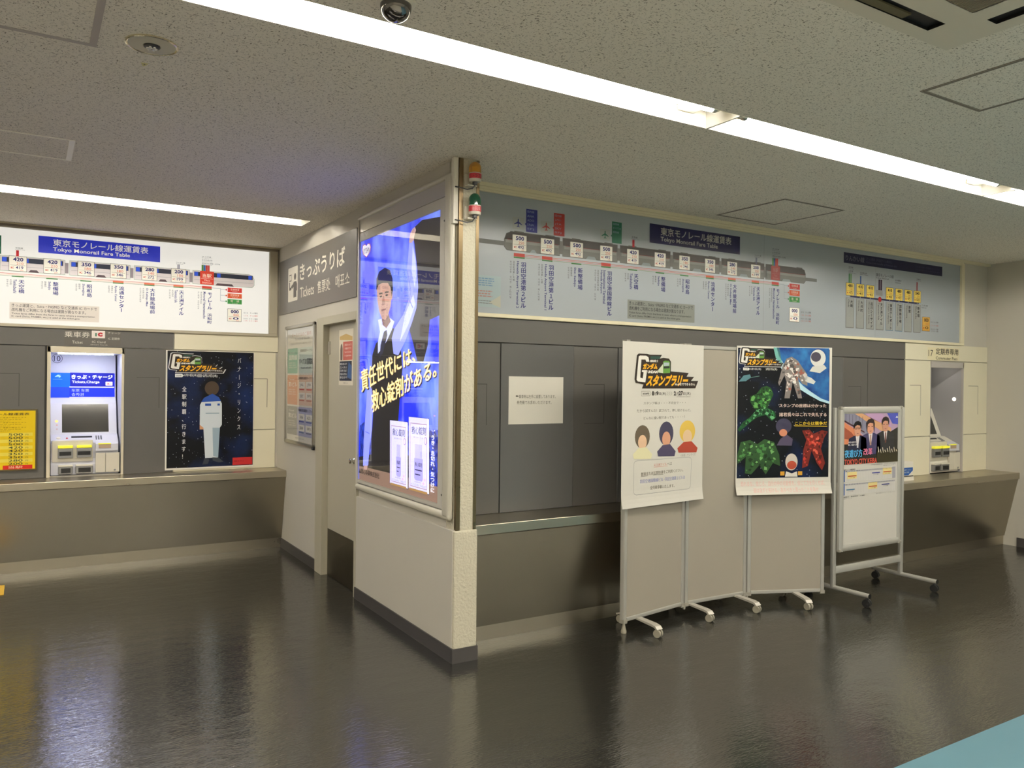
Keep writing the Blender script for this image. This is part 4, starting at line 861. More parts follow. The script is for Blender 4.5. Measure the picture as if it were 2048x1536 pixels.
for yy, zz in ((oy0 + .108, .88), (oy0 + .108, 2.38)):
    b = MB(); b.lathe([(.006, 0), (.005, .003)], (AX - .008, yy, zz), DARKG, ax=(-1, 0, 0), n=12); b.build('screw', adv, smooth=True)
E_ = ADV; I = lambda *c: ink(c, E_, .5); D0 = lambda *c: ink(c, E_ * .9, .5)
A = Art(FAd, K=K3, d=.0002); mb = A.mb
SKY = clouds_material('printed_sky', (22, 44, 226), (142, 170, 255), E_, scale=2.6, lo=.40, hi=.72, stretch=(1, 1.6, 1))
mb.add([FAd.pt(q, 0) for q in ((-iy1, iz0), (-iy0, iz0), (-iy0, iz1), (-iy1, iz1))], [(0, 1, 2, 3)], SKY)
A.poly([(533, 1215), (560, 1190), (600, 1240), (760, 1250), (1000, 1240), (1000, 1600), (533, 1470)], clouds_material('printed_city', (14, 26, 120), (40, 70, 200), E_, scale=26, lo=.4, hi=.6, stretch=(1, 2, 1)), 1)
A.poly([(528, 1452), (860, 1530), (1000, 1580), (1000, 1690), (528, 1540)], ink((178, 146, 132), .35), 2)
# the dark jacket flung from the raised hand
A.poly([(858, 40), (900, 0), (1010, -20), (1010, 560), (946, 590), (934, 740), (905, 850), (872, 835), (848, 730), (800, 560), (862, 480), (872, 300), (850, 110)], ink((58, 56, 60), .22), 3)
# the man: raised arm, body, head
wtS = I(150, 160, 255); wt2 = I(196, 204, 255); dk = ink((38, 36, 40), .25)
A.poly([(528, 1400), (600, 1385), (770, 1375), (900, 1420), (900, 1530), (860, 1532), (528, 1452)], ink((52, 50, 54), .35), 3)
A.poly([(604, 1470), (600, 1300), (612, 1120), (600, 960), (606, 800), (628, 730), (662, 690), (700, 640), (742, 640), (772, 720), (784, 880), (770, 1040), (760, 1180), (762, 1440), (756, 1500)], dk, 4)
A.poly([(826, 132), (846, 118), (862, 210), (872, 300), (878, 400), (868, 520), (840, 610), (800, 720), (760, 800), (732, 790), (722, 700), (738, 640), (790, 560), (822, 470), (812, 290)], wtS, 5)
A.poly([(846, 150), (862, 230), (868, 330), (858, 400), (840, 300)], wt2, 6); A.poly([(800, 560), (850, 440), (862, 500), (820, 620), (770, 720)], wt2, 6); A.line([(826, 470), (848, 520)], .006, I(96, 110, 220), 7); A.line([(814, 300), (836, 420), (826, 470)], .006, I(100, 116, 226), 7)
A.poly([(824, 134), (832, 78), (846, 52), (860, 42), (866, 60), (856, 92), (852, 122), (838, 136)], ink((222, 184, 180), .7), 6); A.line([(846, 56), (842, 96)], .004, ink((170, 130, 130), .5), 7); A.line([(854, 50), (850, 92)], .004, ink((170, 130, 130), .5), 7)
A.poly([(600, 985), (606, 1100), (604, 1240), (592, 1330), (582, 1450), (552, 1452), (556, 1300), (566, 1150), (576, 1010)], wtS, 5); A.poly([(556, 1452), (580, 1450), (574, 1478), (556, 1474)], ink((214, 176, 172), .6), 5); A.line([(566, 1250), (590, 1262)], .006, I(100, 112, 226), 6)
A.poly([(640, 590), (700, 570), (738, 600), (722, 650), (690, 720), (664, 760), (640, 790), (640, 720), (652, 660)], wt2, 5); A.poly([(676, 660), (692, 650), (696, 680), (672, 780), (650, 820), (656, 740)], ink((50, 52, 84), .3), 6)
A.poly([(660, 560), (700, 540), (716, 600), (690, 640), (668, 620)], ink((150, 112, 104), .5), 6)
sk = ink((206, 162, 148), .6)
A.poly([(634, 408), (640, 360), (680, 335), (716, 366), (724, 430), (716, 510), (700, 565), (684, 592), (664, 582), (648, 540), (638, 480)], sk, 7)
A.poly([(632, 420), (632, 350), (648, 306), (682, 282), (712, 296), (728, 346), (730, 420), (722, 452), (716, 400), (700, 372), (668, 372), (644, 384)], ink((34, 30, 36), .2), 8); A.oval((714, 420), (728, 470), sk, 8)
for q in ((648, 432, 668, 438), (682, 424, 704, 430)): A.poly([(q[0], q[1]), (q[2], q[1] - 4), (q[2], q[3]), (q[0], q[3] + 3)], ink((50, 36, 36), .2), 8)
for q in ((652, 448, 666, 456), (686, 440, 702, 448)): A.oval((q[0], q[1]), (q[2], q[3]), ink((44, 32, 34), .2), 8)
A.poly([(670, 450), (678, 450), (684, 500), (664, 504)], ink((180, 132, 122), .5), 8); A.poly([(660, 530), (690, 522), (688, 532), (664, 540)], ink((150, 84, 84), .4), 8)
# heart mark and gold slogan
H_ = [(572, 152), (580, 138), (592, 138), (598, 156), (594, 186), (572, 222), (552, 204), (546, 174), (550, 150), (562, 142)]
A.poly(H_, ink((176, 70, 96), .8), 3); A.poly([(572 + (x - 572) * .88, 180 + (y - 180) * .88) for x, y in H_], I(236, 232, 250), 4); A.text('KYUSHIN', (555, 170), (590, 192), ink((60, 60, 90), .5), 5, .02)
for s_, q in (('責任世代には、', ((540, 888), (862, 738), (866, 838), (545, 1020))), ('救心錠剤がある。', ((602, 1012), (986, 815), (990, 925), (606, 1142)))):
    A.textq(s_, q, ink((40, 36, 60), .2), 9, .05, (5, 6)); A.textq(s_, q, ink((240, 210, 110), .85), 10, .045); A.textq(s_, q, ink((250, 236, 190), .95), 11, .005)
# two medicine cartons, drawn on the poster
K8 = lambda x, y: (720 + x / 7.317, 820 + y / 7.317); A.K = K8
for (x0, x1, yt, yb, sl, nm) in ((445, 708, 145, 1085, 30, 0), (720, 1020, 95, 1160, 30, 1)):
    yo = lambda u: sl * u; dn = (75 if nm == 0 else 85)
    Q = lambda u, v: (x0 + (x1 - x0) * u, (yt + 30 * u) + ((yb + dn * u) - (yt + 30 * u)) * v)
    A.poly([Q(0, 0), Q(1, 0), Q(1, 1), Q(0, 1)], ink((60, 50, 90), .3), 7); A.poly([Q(.01, .004), Q(.96, .004), Q(.96, .99), Q(.01, .985)], I(216, 214, 255), 8); A.poly([Q(.93, .004), Q(1, .01), Q(1, .99), Q(.93, .99)], I(244, 240, 255), 9)
    A.poly([Q(.03, .97), Q(.92, .97), Q(.92, 1.0), Q(.03, 1.0)], ink((190, 150, 90), .6), 9)
    for a, b in (((.09, .085), (.90, .085)), ((.09, .94), (.90, .94)), ((.09, .085), (.09, .94)), ((.90, .085), (.90, .94))): A.line([Q(*a), Q(*b)], .004, ink((176, 140, 150), .8), 9)
    tx = ink((60, 52, 110), .6); A.textq('救心錠剤', (Q(.16, .12), Q(.86, .12), Q(.86, .23), Q(.16, .23)), tx, 10, .005); A.textq('動悸・息切れ・気つけに', (Q(.26, .26), Q(.72, .26), Q(.72, .28), Q(.26, .28)), ink((120, 110, 170), .8), 10)
    A.oval(Q(.76, .25), Q(.90, .35), ink((150, 120, 170), .9), 9); A.oval(Q(.775, .26), Q(.885, .34), I(226, 214, 250), 10)
    bx = (.36, .62) if nm == 0 else (.28, .70)
    A.poly([Q(bx[0] + .03, .36), Q(bx[1] - .03, .36), Q(bx[1] - .03, .55), Q(bx[0] + .03, .55)], I(190, 186, 244), 9); A.poly([Q(bx[0], .55), Q(bx[1], .55), Q(bx[1], .82), Q(bx[1] - .05, .85), Q(bx[0] + .05, .85), Q(bx[0], .82)], I(172, 166, 236), 9)
    A.textq('救心錠剤', (Q(bx[0] + .04, .60), Q(bx[1] - .04, .60), Q(bx[1] - .04, .66), Q(bx[0] + .04, .66)), tx, 10, .01); A.poly([Q(bx[0] + .04, .70), Q(bx[1] - .04, .70), Q(bx[1] - .04, .715), Q(bx[0] + .04, .715)], tx, 10); A.poly([Q(bx[0] + .04, .76), Q(bx[1] - .12, .76), Q(bx[1] - .12, .775), Q(bx[0] + .04, .775)], tx, 10)
    A.oval(Q(.74, .80), Q(.84, .84), I(226, 190, 220), 10); A.oval(Q(.68, .85), Q(.78, .89), I(226, 190, 220), 10); A.textq('KYUSHIN TABLET', (Q(.14, .895), Q(.88, .895), Q(.88, .925), Q(.14, .925)), I(150, 150, 230), 10); A.textq('第2類医薬品', (Q(.3, .86), Q(.62, .86), Q(.62, .878), Q(.3, .878)), I(120, 114, 190), 10)
A.K = K8; A.vtext('どうき・息切れ・気つけに', (1050, 285), (1100, 1220), ink((240, 240, 255), .9), 9, .04, 1.0)
A.K = None; A.text('▲救心製薬株式会社', (-iy1 + .03, .905), (-iy1 + .40, .868), ink((50, 42, 46), .05), 9, .012)
mb.build('backlit_poster', adv, label='blue printed poster lit from behind')
MB().box((AX - .0105, iy0 - .004, iz0 - .004), (AX - .0075, iy1 + .004, iz1 + .004), pane_material('cover_glass', 1.75)).build('cover_glass', adv)

# ---- corner guards, cable duct, beacons on the column
def guard(x0, x1, side, label):
    g = MB(); g.box((x0, 3.7445, .70), (x1, 3.750, H - .005), STEELV)
    xs_ = x0 - .003 if side < 0 else x1; g.box((xs_, 3.7445, .70), (xs_ + .003, 3.765, H - .005), STEELV)
    return tag(g.build('corner_guard'), label, 'corner guard', 'metal corner guards on the column')
guard(1.957, 1.978, -1, 'metal corner strip on the advertisement side of the column'); guard(2.058, 2.073, 1, 'metal corner strip on the ticket wall side of the column')
dk_ = MB(); dk_.box((1.924, 3.752, 2.345), (1.953, 3.782, H - .002), WHITEP, bev=.003); tag(dk_.build('cable_duct'), 'white cable duct beside the column top left of the beacons', 'cable duct')
def beacon(zt, zd, zb, dome, name, text, label):
    c = Vector((2.024, 3.70, 0)); t = thing('warning_beacon', (2.024, 3.744, zb), label, 'beacon', 'warning beacons on the column')
    r = .0335; b = MB(); h = zt - zd
    b.lathe([(r, zd), (r, zd + h * .42)] + [(r * math.cos(a), zd + h * .42 + h * .58 * math.sin(a)) for a in [i * math.pi / 16 for i in range(1, 9)]], c, dome, n=28); b.build('dome', t, smooth=True)
    b = MB(); b.lathe([(r * .55, zd), (r * .5, zd + h * .5), (.004, zd + h * .55)], c, CHROME, n=16); b.build('reflector', t, smooth=True)
    b = MB(); b.lathe([(r - .004, zb), (r, zb + .006), (r, zd - .001), (r - .002, zd)], c, OFFW, n=28); b.build('base', t, smooth=True)
    b = MB(); n = 14; z0, z1 = zb + (zd - zb) * .30, zb + (zd - zb) * .88; R_ = r + .0012; V = []
    for i in range(n + 1):
        a = math.pi * (.98 + 1.0 * i / n); V += [(c.x + R_ * math.cos(a), c.y + R_ * math.sin(a), z0), (c.x + R_ * math.cos(a), c.y + R_ * math.sin(a), z1)]
    b.add(V, [(2 * i, 2 * i + 2, 2 * i + 3, 2 * i + 1) for i in range(n)], mat('label_red', (190, 52, 62), rough=.3))
    Vt, Ft = glyphs(text); x0, x1 = min(p[0] for p in Vt), max(p[0] for p in Vt); y0, y1 = min(p[1] for p in Vt), max(p[1] for p in Vt); hh = (z1 - z0) * .7; R2 = R_ + .0006
    def wrap(x, y):
        a = math.pi * 1.5 + ((x - x0) / (x1 - x0) - .5) * 1.7; return (c.x + R2 * math.cos(a), c.y + R2 * math.sin(a), z0 + (z1 - z0) * .15 + (y - y0) / (y1 - y0) * hh)
    b.add([wrap(x, y) for x, y in Vt], Ft, mat('label_ink', (60, 16, 24), rough=.4) if name == 'a' else mat('label_white', (222, 170, 172), rough=.4)); b.build('label_band', t, label='red lettered band')
    b = MB(); b.box((1.985, 3.705, zb - .022), (2.040, 3.746, zb - .016), OFFW); b.box((1.983, 3.738, zb - .02), (2.045, 3.747, zd), OFFW, bev=.002); b.lathe([(.014, zb - .016), (.014, zb)], c, DARKG, n=12); b.build('bracket', t)
    b = MB(); pts = [(2.03, 3.705, zb - .012), (2.012, 3.705, zb - .035), (1.985, 3.715, zb - .042), (1.955, 3.728, zb - .034), (1.932, 3.75, zb - .026)]
    b.tube(pts, .0032, DARKG, n=8); b.build('cable', t, smooth=True)
AMB = mat('amber_dome', (244, 172, 24), rough=.1, trans=.7, coat=1); GRN = mat('green_dome', (6, 92, 62), rough=.1, trans=.5, coat=1)
beacon(2.674, 2.612, 2.566, AMB, 'a', 'トラブル', 'amber domed warning beacon, upper of two on the column'); beacon(2.506, 2.440, 2.390, GRN, 'b', 'はらい戻し', 'green domed warning beacon, lower of two on the column')
st = MB(); st.box((1.9535, 3.785, 1.765), (1.9555, 3.815, 1.785), mat('sticker_blue', (60, 84, 130))); st.box((1.9533, 3.788, 1.768), (1.954, 3.812, 1.776), mat('sticker_pale', (210, 214, 220)))
tag(st.build('small_sticker'), 'tiny blue and white sticker beside the column next to the advertisement', 'sticker')

# ================================================================= papers on the walls
def sheet_art(face, a, b, M, th=.0012):
    A = Art(face, d=th); x0, x1 = sorted((a[0], b[0])); z0, z1 = sorted((a[1], b[1])); P = [face.pt(q, 0) for q in ((x0, z0), (x1, z0), (x1, z1), (x0, z1))]; Q = [face.pt(q, th) for q in ((x0, z0), (x1, z0), (x1, z1), (x0, z1))]
    A.mb.hexa(P + Q, M); return A
FW = Face((0, YG - .0125, 0), (1, 0, 0), (0, 0, 1), (0, -1, 0)); a = FW.px(1017.6, 752.6); b = FW.px(1125.5, 846.5)
A = sheet_art(FW, a, b, PAPER); K4 = lambda x, y: (940 + x / 2.4, 660 + y / 2.4); A.K = K4
bk = ink((70, 66, 56)); A.poly([(217, 317), (226, 312), (226, 315), (232, 315), (232, 320), (226, 320), (226, 323)], bk, 1); A.text('乗車券は左手に設置してあります。', (234, 311), (410, 328), bk, 1); A.text('券売機でお求めいただけます。', (224, 339), (390, 356), bk, 1)
tag(A.build('paper_notice'), 'white paper notice with two lines of print on the lighter panel near the column', 'notice')
# yellow fare chart
yc = thing('fare_chart', (-.10, YW, .85), 'yellow fare chart in a dark frame at the left edge beside the ticket machine', 'chart')
FY = Face((0, YW - .022, 0), (1, 0, 0), (0, 0, 1), (0, -1, 0)); x1, z1 = FY.px(75, 818); z0 = FY.px(71, 940)[1]; x0 = x1 - .62
f = MB(); f.box((x0, YW - .022, z0), (x1, YW - .007, z1), mat('frame_brown', (74, 62, 24), rough=.4), bev=.002); f.build('frame', yc)
A = Art(FY); xi0, xi1, zi0, zi1 = x0 + .012, x1 - .013, z0 + .012, z1 - .012; pu = lambda u, v: (xi0 + u * (xi1 - xi0), zi1 - v * (zi1 - zi0)); yl = ink((222, 190, 24)); A.rect((xi0, zi1), (xi1, zi0), yl, 1); A.d = .0006
bk = ink((74, 62, 26)); A.text('東京モノレール線運賃表', pu(.28, .035), pu(.93, .08), bk, 1, .02)
for q in range(9): A.text(('きっぷ運賃とICカード運賃が異なります', 'Ticket fares differ from IC card fares', '小児運賃は半額です、10円未満は切り上げ')[q % 3], pu(.30, .11 + q * .028), pu((.9, .84, .72)[q % 3], .126 + q * .028), ink((120, 100, 20)), 1)
rows = [('羽田空港第２ビル', 500), ('羽田空港第１ビル', 500), ('新整備場', 500), ('羽田空港国際線ビル', 500), ('天空橋', 420), ('整備場', 420), ('昭和島', 350), ('流通センター', 350), ('大井競馬場前', 280), ('天王洲アイル', 200)]
for i, (n, v) in enumerate(rows):
    t0 = .385 + i * .0555
    if i % 2 == 0: A.rect(pu(.0, t0 - .006), pu(.97, t0 + .049), ink((226, 206, 78)), 1)
    w_ = min(.36, .046 * len(n)); A.text(n, pu(.21, t0 + .004), pu(.21 + w_, t0 + .04), bk, 2, .012); A.text(str(v), pu(.70, t0), pu(.86, t0 + .042), ink((64, 70, 40)), 2, .01); A.text('円', pu(.89, t0 + .015), pu(.92, t0 + .04), ink((110, 100, 40)), 2)
A.text('モノレール浜松町', pu(.21, .945), pu(.58, .985), ink((200, 110, 40)), 2); A.rect(pu(.64, .93), pu(.97, .998), ink((196, 44, 30)), 2); A.text('当駅', pu(.70, .942), pu(.86, .986), ink((236, 190, 160)), 3, .02)
A.build('printed_chart', yc, label='yellow printed fare chart')

# ---- the stamp rally emblem used by three posters (K maps its own 910x600 picture frame)
def emblem(A, fn, pale_outline=False):
    K0 = A.K; A.K = None; q = lambda L: [fn(*p) for p in L]
    out = [(75, 115), (95, 97), (190, 100), (225, 110), (360, 112), (335, 155), (375, 145), (440, 155), (462, 190), (460, 300), (664, 318), (640, 360), (726, 362), (690, 408), (772, 408), (740, 492), (132, 494), (150, 448), (60, 430), (48, 390)]
    bk = ink((42, 34, 28))
    if pale_outline: A.poly([fn(400 + (x - 400) * 1.035, 300 + (y - 300) * 1.06) for x, y in out], ink((206, 206, 206)), 2, True)
    A.poly(q(out), bk, 3, True)
    wh = ink((226, 222, 212)); A.poly(q([(95, 130), (110, 120), (180, 122), (205, 140), (215, 190), (180, 190), (172, 165), (125, 165), (112, 370), (140, 380), (150, 310), (130, 305), (132, 286), (190, 286), (170, 425), (85, 415), (70, 395)]), wh, 4, True)
    yel = ink((236, 174, 40)); T = lambda s, a, b, c, d, M, l=5, bo=.04, sk=.0: A.textq(s, [fn(a + sk, b), fn(c + sk, b), fn(c, d), fn(a, d)], M, l, bo)
    A.poly(q([(228, 128), (345, 128), (330, 160), (228, 160)]), ink((40, 70, 62)), 4, True); T('機動戦士', 222, 168, 316, 196, wh, 5, .04); T('ガンダム', 138, 208, 304, 278, yel, 5, .06, 10); T('UNDAM', 196, 290, 308, 322, wh, 5, .05)
    A.poly(q([(316, 285), (372, 215), (372, 320), (312, 312)]), ink((196, 204, 176)), 4, True); A.poly(q([(372, 190), (395, 178), (440, 182), (450, 200), (450, 318), (372, 322)]), ink((92, 140, 62)), 4, True); A.poly(q([(378, 200), (440, 200), (440, 235), (378, 240)]), ink((170, 180, 186)), 5, True); A.poly(q([(378, 245), (445, 240), (445, 265), (378, 268)]), ink((36, 40, 40)), 5, True)
    T('スタンプラリー', 172, 336, 640, 470, yel, 5, .05, 30); T('みんなでできるわん', 505, 432, 735, 462, wh, 6, .03)
    A.K = K0
# ---- star-field poster by the ticket machine
FB = Face((0, YW - .011, 0), (1, 0, 0), (0, 0, 1), (0, -1, 0)); tl_p, br_p = FB.px(332, 700), FB.px(506, 933)
A = sheet_art(FB, tl_p, br_p, ink((226, 222, 212))); K2 = lambda x, y: (x / 3.531, 640 + y / 3.531); A.K = K2
u0, v1, u1, v0 = tl_p[0] + .012, tl_p[1] - .004, br_p[0] - .004, br_p[1] + .016
SPACE = clouds_material('printed_space', (5, 7, 13), (20, 40, 88), 0, scale=3.2, lo=.48, hi=.80, stars=True)
A.poly([(u0, v0), (u1, v0), (u1, v1), (u0, v1)], SPACE, 1, True)
e0, e1 = FB.px(*K2(1195, 232)), FB.px(*K2(1590, 375)); emblem(A, lambda x, y: (e0[0] + (x - 48) / 724 * (e1[0] - e0[0]), e0[1] - (y - 97) / 397 * (e0[1] - e1[1])), True)
wt = ink((222, 222, 220)); A.poly([(1236, 380), (1285, 380), (1298, 392), (1285, 404), (1236, 404)], wt, 3); A.text('2020年', (1242, 386), (1282, 399), ink((30, 30, 36)), 4); A.text('1月9日(木)', (1300, 380), (1395, 402), wt, 3, .02); A.poly([(1396, 382), (1422, 382), (1432, 392), (1422, 404), (1396, 404)], ink((150, 150, 152)), 3); A.text('2月27日(木)', (1432, 382), (1535, 408), wt, 3, .02)
A.vtext('バナージ・リンクス', (1672, 258), (1704, 785), wt, 3, 0, .72); A.vtext('全駅制覇、行きます！', (1280, 462), (1318, 990), wt, 3, .01, .74)
# plain generic rocket in the colours of the printed figure
w1 = ink((206, 214, 220)); w2 = ink((150, 170, 184)); bl = ink((40, 74, 150))
A.poly([(1448, 975), (1436, 760), (1410, 740), (1412, 600), (1440, 550), (1500, 520), (1545, 545), (1566, 590), (1566, 740), (1552, 760), (1540, 970)], w1, 3); A.poly([(1500, 760), (1552, 760), (1540, 970), (1505, 960)], w2, 4); A.poly([(1440, 550), (1500, 520), (1545, 545), (1560, 572), (1420, 580)], bl, 4); A.rect((1448, 590), (1490, 606), bl, 5); A.rect((1535, 590), (1552, 604), bl, 5)
A.oval((1446, 432), (1546, 532), ink((70, 58, 46)), 3); A.rect((1452, 655), (1548, 662), w2, 5); A.poly([(1428, 1022), (1444, 975), (1478, 985), (1468, 1015)], ink((52, 58, 66)), 3); A.poly([(1500, 968), (1545, 972), (1578, 1000), (1545, 1006), (1502, 992)], ink((52, 58, 66)), 3); A.rect((1410, 742), (1446, 772), ink((206, 150, 110)), 2)
A.rect((1642, 972), (1780, 1018), ink((186, 44, 46)), 3); A.text('創通・サンライズ', (1655, 990), (1720, 1000), ink((90, 20, 24)), 4)
tag(A.build('poster'), 'dark starry poster with white vertical lettering resting on the counter right of the ticket machine', 'poster')
# ================================================================= rolling folding screen
fs = thing('folding_screen', (3.9, 3.73, 0), 'three-leaf grey rolling partition screen with two big posters hung on it', 'partition screen')
CN = [Vector((3.05, 3.69, 0)), Vector((3.64, 3.785, 0)), Vector((4.205, 3.77, 0)), Vector((4.742, 3.547, 0))]
Z0, Z1, TH = .066, 1.756, .032
SCF = mat('screen_frame', (178, 176, 168), rough=.35, metal=.35); FOOT = mat('foot_metal', (186, 181, 170), rough=.35, metal=.2); WHL = mat('wheel_grey', (150, 144, 128), rough=.5); SCC = mat('screen_corner', (150, 146, 134), rough=.5)
def leaf(a, b):
    d = (b - a).normalized(); n = Vector((d.y, -d.x, 0)); up = Vector((0, 0, 1)); L = (b - a).length
    def bar(m, u0, u1, z0, z1, t, M, bev=0):
        P = [a + d * u + n * s + up * z for s in (-t / 2, t / 2) for u, z in ((u0, z0), (u1, z0), (u1, z1), (u0, z1))]; m.hexa(P, M)
    return d, n, L, bar
def rounded_bar(m, p, q, n, wd, th, M, k=8):
    """upright with a rounded face"""
    p, q = Vector(p), Vector(q); d = n.cross(Vector((0, 0, 1))).normalized() if abs((q - p).normalized().z) > .5 else Vector((0, 0, 1))
    prof = [(-wd / 2, -th / 2), (wd / 2, -th / 2), (wd / 2, th * .28), (wd * .36, th * .46), (0, th * .5), (-wd * .36, th * .46), (-wd / 2, th * .28)]
    m.prism([p + d * x + n * y for x, y in prof], [q + d * x + n * y for x, y in prof], M)
def caster(m, c, r, wd, ax):
    c = Vector(c); ax = Vector(ax).normalized()
    for s in (-1, 1): m.lathe([(r * .55, -wd * .2), (r * .95, -wd * .22), (r, -wd * .1), (r, wd * .1), (r * .95, wd * .22), (r * .5, wd * .2)], c + ax * s * wd * .36, WHL, ax=ax, n=20)
for i in range(3):
    a, b = CN[i], CN[i + 1]; d, n, L, bar = leaf(a, b); g = .004
    m = MB(); bar(m, .02, L - .02, Z0 + .02, Z1 - .02, .018, FABRIC); pn = m.build('cloth_panel', fs)
    for u in (g + .015, L - g - .015):
        m = MB(); p = a + d * u; rounded_bar(m, p + Vector((0, 0, Z0)), p + Vector((0, 0, Z1)), n, .030, TH, SCF); m.build('stile', fs, smooth=True)
    for z in (Z0 + .013, Z1 - .013):
        m = MB(); rounded_bar(m, a + d * (g + .03) + Vector((0, 0, z)), a + d * (L - g - .03) + Vector((0, 0, z)), n, .026, TH, SCF); m.build('rail', fs, smooth=True)
    for u in (g + .015, L - g - .015):
        for z in (Z0 + .004, Z1 - .004):
            m = MB(); bar(m, u - .0165, u + .0165, z - .012, z + .012, TH + .004, SCC); m.build('corner_piece', fs)
for P in (CN[1], CN[2]):
    for z in (.055, .9, 1.70):
        m = MB(); m.tube([P + Vector((0, -.012, z - .012)), P + Vector((0, -.012, z + .012))], .010, SCC, n=12); m.build('hinge', fs, smooth=True)
for i, fr_ in ((0, .245), (1, .10), (1, .84), (2, .62)):
    a, b = CN[i], CN[i + 1]; d, n, L, bar = leaf(a, b); c = a + d * L * fr_
    if i == 0 or i == 1: n = Vector((0, -1, 0)) if i == 0 else n
    s = n.cross(Vector((0, 0, 1))).normalized()
    m = MB(); pr = [(-.17, .046), (-.15, .056), (-.02, .064), (.02, .064), (.15, .058), (.175, .056), (.195, .047), (.205, .050), (.188, .066), (.155, .072), (.02, .074), (-.02, .074), (-.15, .066), (-.18, .054)]
    m.prism([c + n * y + Vector((0, 0, z)) - s * .022 for y, z in pr], [c + n * y + Vector((0, 0, z)) + s * .022 for y, z in pr], FOOT); f = m.build('foot', fs)
    for y in (.19, -.155):
        m = MB(); w_ = c + n * y; caster(m, w_ + Vector((0, 0, .024)), .024, .036, (s + n * .35)); m.tube([w_ + Vector((0, 0, .03)), w_ + Vector((0, 0, .052))], .007, DARKG, n=8); m.build('caster', f, smooth=True)
m = MB(); m.lathe([(.016, 0), (.018, .01), (.012, .03), (.008, .05), (.008, .07)], (CN[0].x + .018, CN[0].y - .002, 0), WHL, n=16); m.build('levelling_foot', fs, smooth=True)

def hit(px, py, P, n):
    r = ray(px, py); return CAM + r * ((P - CAM).dot(n) / r.dot(n))
def leaf_plane(i, off):
    d, n, L, _ = leaf(CN[i], CN[i + 1]); return CN[i] + n * off, n
# ---- white poster, taut from the first leaf to the second
P0, n0 = leaf_plane(0, .020); A0 = hit(1243.5, 850, P0, n0); P1, n1 = leaf_plane(1, .020); A1 = hit(1405.5, 850, P1, n1)
u_ = (A1 - A0); u_.z = 0; u_.normalize(); FPa = Face((A0.x, A0.y, 0), u_, (0, 0, 1), Vector((u_.y, -u_.x, 0)))
tl_p = FPa.px(1247, 683); br_p = FPa.px(1402, 998); bl_p = FPa.px(1240, 1018); tr_p = FPa.px(1409, 690)
x0, x1, z1, z0 = (tl_p[0] + bl_p[0]) / 2, (tr_p[0] + br_p[0]) / 2, (tl_p[1] + tr_p[1]) / 2, (bl_p[1] + br_p[1]) / 2
PAPW = mat('poster_paper', (204, 200, 190), rough=.55, bump=.6, bscale=5.5)
def curl_bottom(mb, face, z0, z1, curl, zone=.10):
    for v in mb.v:
        t = (v.z - z0) / (z1 - z0)
        if t < zone: v += face.N * (curl * ((zone - t) / zone) ** 2)
def curled_sheet(face, x0, x1, z0, z1, M, curl=.0, nx=10, nz=40):
    m = MB(); V = []
    def off(v): return .0012
    for s in (0, 1):
        for j in range(nz + 1):
            for i in range(nx + 1):
                v = j / nz; V.append(face.pt((x0 + (x1 - x0) * i / nx, z0 + (z1 - z0) * v), off(v) - (0 if s else .0011)))
    N1 = (nx + 1) * (nz + 1); F = []
    for j in range(nz):
        for i in range(nx):
            q = j * (nx + 1) + i; F.append((q + N1, q + 1 + N1, q + nx + 2 + N1, q + nx + 1 + N1)); F.append((q, q + nx + 1, q + nx + 2, q + 1))
    for i in range(nx):
        F.append((i, i + 1, i + 1 + N1, i + N1)); t_ = nz * (nx + 1) + i; F.append((t_, t_ + N1, t_ + 1 + N1, t_ + 1))
    for j in range(nz):
        q = j * (nx + 1); F.append((q, q + N1, q + nx + 1 + N1, q + nx + 1)); q += nx; F.append((q, q + nx + 1, q + nx + 1 + N1, q + N1))
    m.add(V, F, M); return m
A = Art(FPa, d=.0013); A.mb = curled_sheet(FPa, x0, x1, z0, z1, PAPW, .035)
K5 = lambda x, y: (1260 + x / 5.6875, 690 + y / 5.6875); A.K = K5; emblem(A, lambda x, y: FPa.px(*K5(x, y)))
bk = ink((46, 42, 38)); pen = ink((96, 92, 84))
A.line([(128, 527), (222, 524), (238, 550), (222, 577), (128, 580), (128, 527)], .0022, ink((120, 116, 108)), 1); A.text('2020年', (140, 540), (218, 566), bk, 1, .03)
A.text('1', (250, 526), (268, 574), bk, 1, .05); A.text('月', (270, 536), (294, 574), bk, 1, .02); A.text('9', (296, 526), (322, 574), bk, 1, .05); A.text('日(木)', (326, 534), (408, 576), bk, 1, .015)
for q in range(3): A.line([(416 + q * 22, 530), (432 + q * 22, 550), (416 + q * 22, 574)], .004, ink((170, 166, 156)), 1)
A.text('2', (496, 526), (520, 574), bk, 1, .05); A.text('月', (524, 536), (550, 574), bk, 1, .02); A.text('27', (552, 524), (600, 574), bk, 1, .05); A.text('日(木)', (602, 532), (686, 576), bk, 1, .015); A.text('※押印期間は各駅の営業時間内', (528, 584), (686, 594), ink((130, 124, 116)), 1)
A.textq('スタンプ帳は・・・不完全で・・・', ((152, 648), (630, 640), (630, 672), (152, 678)), pen, 1); A.textq('だから試すんだ！試されて、押し続けるんだ。', ((76, 730), (690, 724), (690, 756), (76, 768)), pen, 1); A.textq('どんなに遠い駅であっても・・・・！', ((152, 818), (622, 798), (622, 832), (152, 850)), pen, 1)
